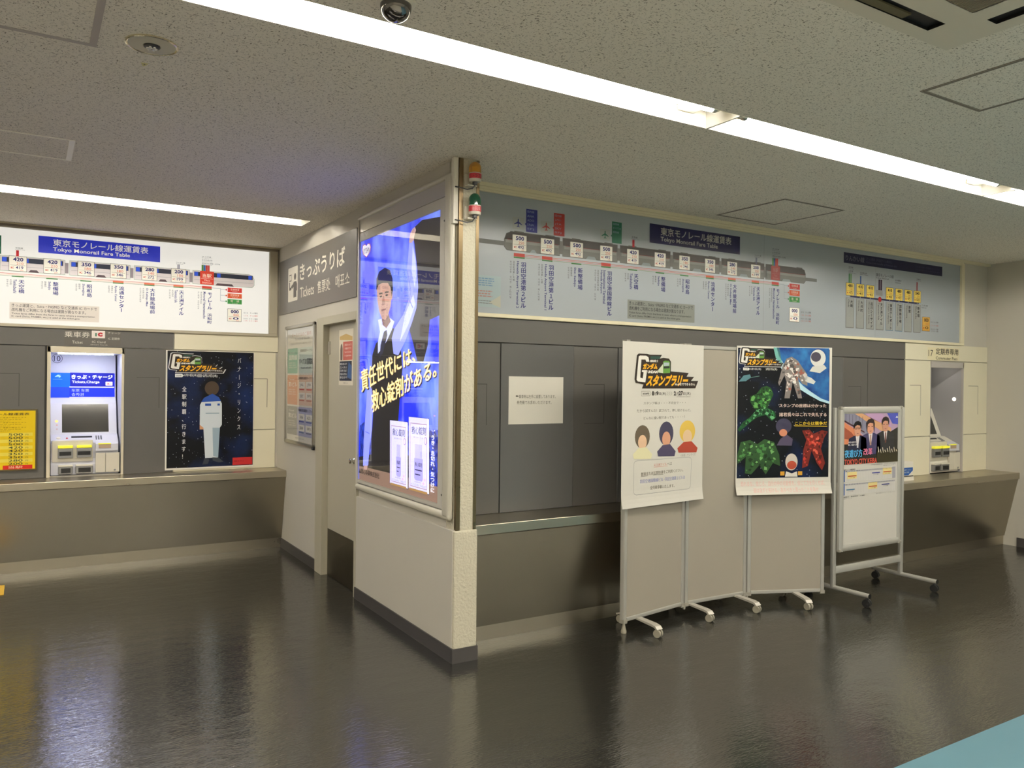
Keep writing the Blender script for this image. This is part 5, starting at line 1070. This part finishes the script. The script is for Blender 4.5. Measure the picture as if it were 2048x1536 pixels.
# three plain badges standing in for the printed portraits
def badge(cx, cy, rx, ry, c1, c2, c3):
    A.oval((cx - rx * .95, cy - ry), (cx + rx * .95, cy + ry * .35), ink(c1), 1); A.oval((cx - rx * .55, cy - ry * .42), (cx + rx * .55, cy + ry * .42), ink(c2), 2)
    A.poly([(cx - rx * .5, cy + ry * .36), (cx + rx * .5, cy + ry * .30), (cx + rx * 1.25, cy + ry * .72), (cx + rx * 1.1, cy + ry), (cx - rx * 1.1, cy + ry * 1.02), (cx - rx * 1.25, cy + ry * .74)], ink(c3), 3)
badge(138, 1105, 88, 190, (92, 82, 68), (216, 180, 148), (214, 208, 168)); badge(410, 1068, 84, 195, (64, 62, 82), (206, 152, 122), (70, 64, 88)); badge(650, 1040, 92, 180, (214, 180, 84), (216, 186, 150), (160, 66, 50))
A.text('©創通・サンライズ', (572, 1240), (742, 1258), ink((140, 134, 126)), 1)
K8b = lambda x, y: (1220 + x / 4.267, 660 + y / 4.267); A.K = K8b
box_ = [(202, 1140), (212, 1122), (230, 1117), (670, 1084), (688, 1092), (694, 1108), (684, 1330), (676, 1348), (660, 1356), (222, 1408), (206, 1402), (200, 1386), (201, 1340), (201, 1300), (202, 1140)]; box_ = [(a[0] + (b[0] - a[0]) * i / 8, a[1] + (b[1] - a[1]) * i / 8) for a, b in zip(box_, box_[1:]) for i in range(8)] + [box_[-1]]; A.line(box_, .0025, ink((150, 150, 148)), 1)
rd = ink((206, 150, 136)); bl = ink((140, 144, 190))
A.textq('天王洲アイル', ((372, 1142), (482, 1130), (482, 1156), (372, 1168)), rd, 1, .01); A.textq('へは', ((486, 1130), (526, 1126), (526, 1152), (486, 1156)), pen, 1); A.line([(372, 1172), (492, 1160)], .002, rd, 1)
A.textq('普通または区間快速をご利用ください。', ((262, 1216), (622, 1180), (622, 1208), (262, 1246)), ink((120, 114, 104)), 1, .008); A.line([(262, 1250), (322, 1244)], .002, pen, 1); A.line([(366, 1238), (452, 1230)], .002, pen, 1)
A.textq('羽田空港国際線ビル・', ((252, 1278), (466, 1256), (466, 1288), (252, 1310)), bl, 1, .008); A.textq('羽田空港第１ビルは', ((468, 1256), (638, 1238), (638, 1270), (468, 1288)), bl, 1, .008); A.textq('全列車停車いたします。', ((340, 1330), (548, 1312), (548, 1342), (340, 1362)), ink((110, 104, 94)), 1, .008)
curl_bottom(A.mb, FPa, z0, z1, .012)
tag(A.build('poster'), 'large white poster with emblem and three busts hung over the left leaf of the screen', 'poster')
# ---- dark space poster, taut from the second leaf to the third
K6 = lambda x, y: (1460 + x / 4.8, 680 + y / 4.8)
P1, n1 = leaf_plane(1, .020); A0 = hit(*K6(62, 700), P1, n1); P2, n2 = leaf_plane(2, .020); A1 = hit(*K6(972, 700), P2, n2)
u_ = (A1 - A0); u_.z = 0; u_.normalize(); FPb = Face((A0.x, A0.y, 0), u_, (0, 0, 1), Vector((u_.y, -u_.x, 0)))
pb = lambda x, y: FPb.px(*K6(x, y)); tl_p = pb(70, 55); tr_p = pb(972, 74); x0 = (pb(70, 55)[0] + pb(48, 1330)[0]) / 2; x1 = pb(972, 700)[0]; z1 = (tl_p[1] + tr_p[1]) / 2; zi = (pb(48, 1330)[1] + pb(948, 1312)[1]) / 2; z0 = (pb(45, 1485)[1] + pb(955, 1470)[1]) / 2
A = Art(FPb, d=.0013); A.mb = curled_sheet(FPb, x0, x1, z0, z1, ink((208, 203, 192)), .012); A.K = K6
ix0, ix1, iz1 = x0 + .008, pb(949, 700)[0], z1 - .014
A.poly([(ix0, zi), (ix1, zi), (ix1, iz1), (ix0, iz1)], SPACE, 1, True)
# planet with bright rim
cpt = (pb(640, 60)[0] + .20, pb(640, 60)[1] + .0)
def clip(P): return [(min(max(p[0], ix0), ix1), min(max(p[1], zi), iz1)) for p in P]
A.poly([pb(415, 72), pb(950, 80), pb(950, 612), pb(860, 585), pb(760, 530), pb(680, 480), pb(590, 400), pb(500, 290), pb(440, 180)], ink((180, 214, 226)), 2, True)
A.poly([pb(445, 72), pb(950, 80), pb(950, 590), pb(870, 560), pb(780, 500), pb(700, 440), pb(620, 360), pb(530, 250), pb(470, 160)], clouds_material('printed_ocean', (16, 46, 110), (60, 130, 190), 0, scale=9, lo=.4, hi=.8), 3, True)
A.poly([pb(415, 72), pb(470, 72), pb(500, 240), pb(440, 180)], ink((110, 170, 160)), 3, True)
e0, e1 = pb(92, 68), pb(508, 258)
emblem(A, lambda x, y: (e0[0] + (x - 48) / 724 * (e1[0] - e0[0]), e0[1] - (y - 97) / 397 * (e0[1] - e1[1])), True)
wt = ink((226, 224, 216)); A.poly([(124, 264), (176, 266), (188, 278), (176, 292), (124, 290)], wt, 4); A.text('2020年', (130, 270), (172, 284), ink((40, 40, 44)), 5); A.text('1月9日(木)', (192, 268), (296, 292), wt, 4, .02); A.text('2月27日(木)', (340, 268), (450, 296), wt, 4, .02)
for s_, a, b, c_ in (('スタンプの座標は分かった', (470, 612), (922, 648), (232, 206, 192)), ('諸君我々はこれで失礼する', (470, 696), (924, 734), (232, 206, 192)), ('ここからは競争だ', (622, 782), (928, 816), (240, 206, 60))): A.text(s_, a, b, ink(c_), 4, .02)
A.line([(616, 824), (930, 828)], .004, ink((240, 206, 60)), 4)
# plain drifting rocks and probes in the colours of the printed machines
def rock(pts, c, d_, hl=None):
    A.poly(pts, ink([v * .62 for v in c]), 4); n_ = len(pts); rnd = random.Random(int(pts[0][0])); xs_ = [p[0] for p in pts]; ys_ = [p[1] for p in pts]; cols = [ink(c), ink(d_), ink(hl or c), ink([v * .4 for v in c])]
    def inside(x, y):
        r_ = False
        for i in range(n_):
            (xa, ya), (xb, yb) = pts[i], pts[i - 1]
            if (ya > y) != (yb > y) and x < (xb - xa) * (y - ya) / (yb - ya) + xa: r_ = not r_
        return r_
    k_ = 0; t_ = 0
    while k_ < 70 and t_ < 2000:
        t_ += 1; x, y = rnd.uniform(min(xs_), max(xs_)), rnd.uniform(min(ys_), max(ys_))
        if not inside(x, y): continue
        sz = rnd.uniform(10, 34); a0 = rnd.uniform(0, 6.28); P = [(x + sz * rnd.uniform(.4, 1) * math.cos(a0 + i * 1.57), y + sz * rnd.uniform(.4, 1) * math.sin(a0 + i * 1.57)) for i in range(4)]
        if all(inside(*q_) for q_ in P): A.poly(P, cols[k_ % 4], 5 + (k_ % 8) * .15); k_ += 1
rock([(300, 455), (350, 440), (390, 460), (415, 520), (380, 600), (350, 660), (300, 680), (230, 660), (190, 590), (190, 540), (250, 520)], (52, 110, 50), (34, 78, 40), (92, 150, 78))
rock([(250, 670), (340, 640), (430, 690), (440, 740), (400, 780), (340, 720), (260, 740), (180, 800), (90, 880), (70, 860), (120, 790), (190, 740)], (40, 110, 58), (28, 80, 46), (96, 160, 110))
rock([(100, 980), (190, 960), (260, 1000), (330, 950), (420, 980), (470, 1100), (480, 1210), (410, 1180), (340, 1290), (280, 1200), (200, 1290), (140, 1280), (150, 1120), (70, 1190), (64, 1120)], (66, 116, 62), (36, 66, 40), (104, 152, 90))
rock([(690, 870), (760, 860), (800, 900), (880, 865), (935, 880), (900, 940), (870, 1040), (910, 1180), (880, 1250), (830, 1180), (780, 1060), (745, 1210), (690, 1230), (700, 1060), (730, 960)], (172, 54, 42), (112, 34, 30), (204, 90, 70))
rock([(540, 180), (590, 160), (650, 200), (690, 260), (740, 330), (740, 440), (690, 420), (650, 360), (690, 560), (650, 560), (600, 400), (570, 560), (520, 560), (540, 400), (520, 340), (470, 440), (460, 410), (500, 260)], (202, 190, 184), (150, 90, 76), (226, 220, 214))
A.poly([(700, 330), (780, 365), (820, 400), (800, 425), (720, 400)], ink((206, 206, 202)), 4); A.poly([(80, 400), (130, 340), (190, 330), (200, 360), (150, 395)], ink((84, 124, 132)), 4); A.line([(190, 362), (280, 346)], .004, ink((96, 130, 120)), 4)
A.oval((770, 90), (915, 260), ink((214, 212, 206)), 4); A.oval((775, 115), (870, 210), ink((66, 62, 76)), 5); A.poly([(760, 300), (790, 255), (900, 240), (925, 270), (860, 318)], ink((206, 204, 196)), 5)
A.oval((438, 752), (588, 900), ink((56, 54, 74)), 4); A.poly([(445, 1012), (480, 950), (540, 905), (600, 950), (590, 1014)], ink((74, 66, 88)), 5); A.oval((470, 855), (545, 925), ink((196, 130, 100)), 6)
A.oval((530, 1090), (645, 1250), ink((196, 186, 176)), 4); A.oval((545, 1160), (635, 1240), ink((164, 70, 50)), 5); A.poly([(525, 1312), (535, 1260), (590, 1280), (640, 1260), (645, 1312)], ink((216, 210, 200)), 5); A.rect((480, 1262), (520, 1300), ink((206, 150, 50)), 5); A.rect((650, 1260), (690, 1296), ink((206, 150, 50)), 5)
pk = ink((222, 176, 168)); A.text('恐れるな、信じろ、自分の中の可能性を。信じて力を尽くせば、', (100, 1358), (905, 1390), pk, 1, .01); A.text('道は自ずと拓ける。為すべきと思ったことを為せ', (215, 1420), (838, 1452), pk, 1, .01)
curl_bottom(A.mb, FPb, z0, z1, .022)
tag(A.build('poster'), 'large dark blue space poster with yellow lettering hung over the right leaf of the screen', 'poster')

# ================================================================= rolling poster stand
ps = thing('poster_stand', (5.28, 3.55, 0), 'silver wheeled poster stand in front of the counter, right of the folding screen', 'poster stand')
SX0, SX1, SY = 4.868, 5.668, 3.565
for x in (SX0, SX1):
    m = MB(); m.box((x - .017, SY - .012, .075), (x + .017, SY + .016, 1.345), ALUP, bev=.006); m.build('post', ps, smooth=True)
    m = MB(); m.tube([(x, SY - .285, .078), (x, SY + .225, .078)], .0155, ALUP, n=14); r_ = m.build('base_rail', ps, smooth=True)
    for y in (SY - .265, SY + .205):
        m = MB(); m.tube([(x, y - .02 * (1 if y < SY else -1), .078), (x, y + (-.022 if y < SY else .022), .078)], .0165, BLACK, n=14); m.build('end_cap', r_, smooth=True)
        m = MB(); c_ = Vector((x, y, .028)); ax = Vector((1, .25, 0)).normalized()
        for s in (-1, 1): m.lathe([(.014, -.008), (.026, -.008), (.028, -.004), (.028, .004), (.026, .008), (.014, .008)], c_ + ax * s * .013, BLACK, ax=ax, n=20)
        m.tube([(x, y, .03), (x, y, .07)], .008, DARKG, n=8); m.build('caster', r_, smooth=True)
m = MB(); m.box((SX0 + .012, SY - .012, .172), (SX1 - .012, SY + .012, .222), ALUP, bev=.005); m.build('cross_bar', ps, smooth=True)
FSt = Face((0, SY - .030, 0), (1, 0, 0), (0, 0, 1), (0, -1, 0)); q = [FSt.px(*p) for p in ((1681.5, 813.5), (1804, 813), (1674, 1105), (1797, 1084))]
fx0, fx1, fz1, fz0 = (q[0][0] + q[2][0]) / 2, (q[1][0] + q[3][0]) / 2, (q[0][1] + q[1][1]) / 2, (q[2][1] + q[3][1]) / 2
fr = MB(); n_ = Vector((0, -1, 0)); w_ = .046
for a, b, horiz in (((fx0 + .023, fz0), (fx0 + .023, fz1), 0), ((fx1 - .023, fz0), (fx1 - .023, fz1), 0)): rounded_bar(fr, (a[0], SY - .030, a[1]), (b[0], SY - .030, b[1]), n_, w_, .024, ALUP)
for z in (fz0 + .023, fz1 - .023): rounded_bar(fr, (fx0 + .03, SY - .0305, z), (fx1 - .03, SY - .0305, z), n_, w_, .0245, ALUP)
fr.build('snap_frame', ps, smooth=True)
for x in (fx0, fx1):
    for z in (fz0, fz1):
        m = MB(); sx = .02 if x == fx0 else -.02; sz = .02 if z == fz0 else -.02; m.box((x - sx * .15, SY - .046, z - sz * .15), (x + sx, SY - .022, z + sz), SCC, bev=.005); m.build('corner_cap', ps, smooth=True)
FSp = Face((0, SY - .034, 0), (1, 0, 0), (0, 0, 1), (0, -1, 0)); px0, px1, pz0, pz1 = fx0 + .044, fx1 - .044, fz0 + .044, fz1 - .044
A = Art(FSp); A.mb.box((px0 - .01, SY - .034, pz0 - .01), (px1 + .01, SY - .024, pz1 + .01), ink((204, 200, 191), 0, .25)); 
uvp = lambda u, v: (px0 + u * (px1 - px0), pz1 - v * (pz1 - pz0))
# picture: three men in suits under a lit roof; frame coordinates of the crop mapped to the poster
S9 = lambda x, y: uvp((x - 62) / 738, (y - 205) / 1835)
G = lambda pts, c, l: A.poly([S9(*p) for p in pts], ink(c, 0, .3), l, True)
G([(62, 215), (800, 215), (800, 925), (62, 925)], (42, 42, 38), 1)
G([(62, 215), (800, 215), (800, 420), (700, 480), (560, 560), (300, 560), (62, 480)], (176, 150, 176), 2); G([(62, 215), (360, 215), (420, 330), (360, 560), (220, 420), (62, 300)], (132, 130, 148), 3)
G([(200, 215), (300, 215), (700, 430), (700, 480), (560, 470)], (206, 156, 116), 4); G([(330, 215), (560, 215), (700, 360), (700, 420), (420, 290)], (186, 150, 186), 4); G([(640, 215), (800, 215), (800, 380), (720, 370)], (72, 80, 166), 4)
G([(62, 330), (200, 430), (340, 560), (340, 640), (62, 640)], (206, 128, 92), 4); G([(62, 400), (160, 480), (240, 600), (62, 560)], (150, 80, 60), 5); G([(62, 300), (330, 470), (330, 490), (62, 325)], (70, 44, 50), 5)
for i in range(6): G([(80 + i * 44, 215 + i * 8), (86 + i * 44, 215 + i * 8), (86 + i * 44, 330 + i * 22), (80 + i * 44, 326 + i * 22)], (96, 92, 112), 5)
def man(cx, top, w_, suit, skin, hair, tie, hb):
    G([(cx - w_ * 1.15, 800), (cx - w_ * 1.05, top + 240), (cx - w_ * .4, top + 200), (cx + w_ * .45, top + 195), (cx + w_ * 1.1, top + 240), (cx + w_ * 1.25, 800)], suit, 6)
    G([(cx - w_ * .22, top + 205), (cx + w_ * .26, top + 200), (cx + w_ * .12, top + 340), (cx - w_ * .05, top + 340)], (222, 214, 214), 7); G([(cx - w_ * .04, top + 222), (cx + w_ * .1, top + 220), (cx + w_ * .12, top + 370), (cx - w_ * .06, top + 370)], tie, 8)
    A.oval(S9(cx - w_ * .40, top + 20), S9(cx + w_ * .40, top + 212), ink(skin, 0, .3), 8)
    G([(cx - w_ * .46, top + 110), (cx - w_ * .50, top + 50), (cx - w_ * .3, top + 5), (cx + w_ * .05, top - 10), (cx + w_ * .38, top + 10), (cx + w_ * .50, top + 60), (cx + w_ * .46, top + 110 + hb), (cx + w_ * .36, top + 90 + hb * .6), (cx + w_ * .30, top + 60), (cx - w_ * .05, top + 50), (cx - w_ * .30, top + 70), (cx - w_ * .40, top + 100 + hb)], hair, 9)
    for s in (-.2, .2): G([(cx + w_ * (s - .08), top + 100), (cx + w_ * (s + .08), top + 98), (cx + w_ * (s + .08), top + 108), (cx + w_ * (s - .08), top + 110)], (50, 36, 34), 9)
    G([(cx - w_ * .1, top + 165), (cx + w_ * .12, top + 163), (cx + w_ * .1, top + 172), (cx - w_ * .08, top + 174)], (140, 84, 74), 9)
man(235, 325, 108, (34, 36, 58), (206, 150, 122), (28, 26, 28), (210, 206, 210), 0); man(408, 298, 118, (62, 58, 92), (212, 152, 124), (54, 40, 38), (176, 140, 120), 90); man(616, 272, 108, (46, 46, 48), (196, 142, 118), (46, 38, 36), (110, 70, 58), 10)
for gx in (200, 240): A.line([S9(gx, 408), S9(gx + 34, 406), S9(gx + 34, 426), S9(gx, 428), S9(gx, 408)], .002, ink((40, 30, 34), 0, .3), 10)
G([(62, 760), (800, 700), (800, 925), (62, 925)], (36, 34, 30), 7) if False else None
G([(500, 760), (800, 740), (800, 925), (500, 925)], (50, 46, 28), 7)
for i in range(9): G([(510 + i * 32, 700 + (i * 37) % 60), (518 + i * 32, 690 + (i * 37) % 60), (530 + i * 32, 770 + (i * 23) % 30), (522 + i * 32, 780)], (216, 206, 186), 9)
T9 = lambda s_, a, b, c, l=11, bo=.02: A.text(s_, S9(*a), S9(*b), ink(c, 0, .3), l, bo)
T9('夜遊び方', (66, 716), (300, 826), (96, 186, 236), bo=.03); T9('改革', (314, 708), (436, 806), (232, 130, 160), bo=.03); T9('TOKYO CITY KEIBA', (66, 850), (500, 926), (214, 90, 74), bo=.02); T9('本気の遊び方、', (112, 600), (224, 626), (230, 226, 226)); T9('新しく始めてみる。', (112, 636), (248, 664), (230, 226, 226))
G([(756, 285), (776, 252), (796, 285)], (220, 224, 236), 10)
# calendar
gy = (176, 174, 176); T9('東京モノレール臨時停車日', (66, 985), (215, 1008), (70, 66, 66), 2); T9('大井競馬開催日程　TOKYO CITY KEIBA', (430, 940), (775, 958), (110, 106, 106), 2, 0); T9('開催カレンダー', (600, 965), (775, 978), (130, 126, 126), 2, 0)
for k_, y0 in ((0, 1000), (1, 1185)):
    G([(62, y0), (770, y0), (770, y0 + 165), (62, y0 + 165)], (206, 202, 196), 1); G([(62, y0), (80, y0), (80, y0 + 165), (62, y0 + 165)], (54, 90, 156), 2); G([(82, y0 + 6), (768, y0 + 6), (768, y0 + 30), (82, y0 + 30)], (178, 176, 178), 2)
    for i in range(31): T9(str(i + 1), (90 + i * 21.8, y0 + 10), (102 + i * 21.8, y0 + 26), (84, 82, 86), 3, 0)
    for i in range(30): G([(110 + i * 21.8, y0 + 32), (111.5 + i * 21.8, y0 + 32), (111.5 + i * 21.8, y0 + 160), (110 + i * 21.8, y0 + 160)], (186, 182, 178), 2)
G([(725, 1000), (770, 1000), (770, 1165), (725, 1165)], (160, 158, 166), 3)
for x, y, c, yl_ in ((120, 1080, (170, 66, 40), 1), (440, 1060, (70, 74, 150), 0), (600, 1058, (176, 70, 44), 1), (100, 1268, (50, 106, 140), 0), (400, 1250, (176, 70, 44), 1), (575, 1238, (50, 56, 120), 0)):
    if yl_: G([(x - 10, y - 50), (x + 115, y - 50), (x + 115, y + 45), (x - 10, y + 45)], (226, 206, 140), 3)
    G([(x, y), (x + 110, y), (x + 110, y + 14), (x, y + 14)], c, 4); T9('ナイター開催', (x + 20, y + 24), (x + 90, y + 36), (80, 78, 78), 4, 0)
T9('開催日　発走時刻　入場料', (66, 1365), (350, 1382), (80, 78, 78), 2, .02); T9('最新の情報はホームページをご覧ください', (500, 1362), (770, 1374), (120, 116, 116), 2, 0); T9('東京モノレール', (66, 1392), (175, 1404), (110, 106, 106), 2, 0)
A.build('poster_sheet', ps, label='white sheet with suited men picture and calendar')

# ================================================================= leaflet box on the right counter
FBx = Face((0, 3.955, 0), (1, 0, 0), (0, 0, 1), (0, -1, 0)); kb = lambda x, y: FBx.px(1640 + x / 3.49, 660 + y / 3.49); bx1 = kb(652, 1000)[0]; bx0 = bx1 - .25
lb = thing('leaflet_box', ((bx0 + bx1) / 2, 4.0, .70), 'white box with blue printed band and a pen on the right counter behind the stand', 'box')
zA, zB, zC = .735, kb(650, 1004)[1], kb(650, 958)[1]; zD = kb(650, 918)[1]
WB = mat('white_card', (224, 218, 204), rough=.5)
m = MB(); m.box((bx0 - .004, 3.952, .70), (bx1 + .004, 4.085, zA), WB, bev=.002); m.build('base', lb)
m = MB(); m.box((bx0, 3.957, zA), (bx1, 4.08, zD), WB, bev=.002); m.build('body', lb)
A = Art(Face((0, 3.957, 0), (1, 0, 0), (0, 0, 1), (0, -1, 0))); A.rect((bx0, zA + .008), (bx1, zA), BLACK, 1); h_ = zC - zA
A.poly([(bx0, zC), (bx1 - .006, zC), (bx1 - .006, zC - h_ * .35), (bx1 - .07, zA + .012), (bx0 + .05, zA + .012), (bx0, zC - h_ * .35)], ink((40, 84, 150)), 1, True); A.text('ご自由にお取りください', (bx0 + .06, zC - .012), (bx1 - .03, zC - .026), ink((206, 214, 226)), 2); A.text('TAKE FREE', (bx0 + .11, zC - .034), (bx1 - .06, zC - .046), ink((206, 214, 226)), 2); A.build('printed_band', lb, label='blue printed band')
m = MB(); m.tube([(bx1 - .05, 4.02, zD - .01), (bx1 - .058, 4.02, zD + .04), (bx1 - .074, 4.02, zD + .085)], [.004, .0055, .004], BLACK, n=8); m.build('pen', lb, smooth=True, label='black pen standing in the box')
m = MB(); m.box((bx0 + .06, 4.03, zD - .01), (bx1 - .115, 4.034, zD + .075), mat('pale_leaflet', (190, 204, 222), rough=.4)); m.build('leaflet', lb, label='pale blue leaflet')
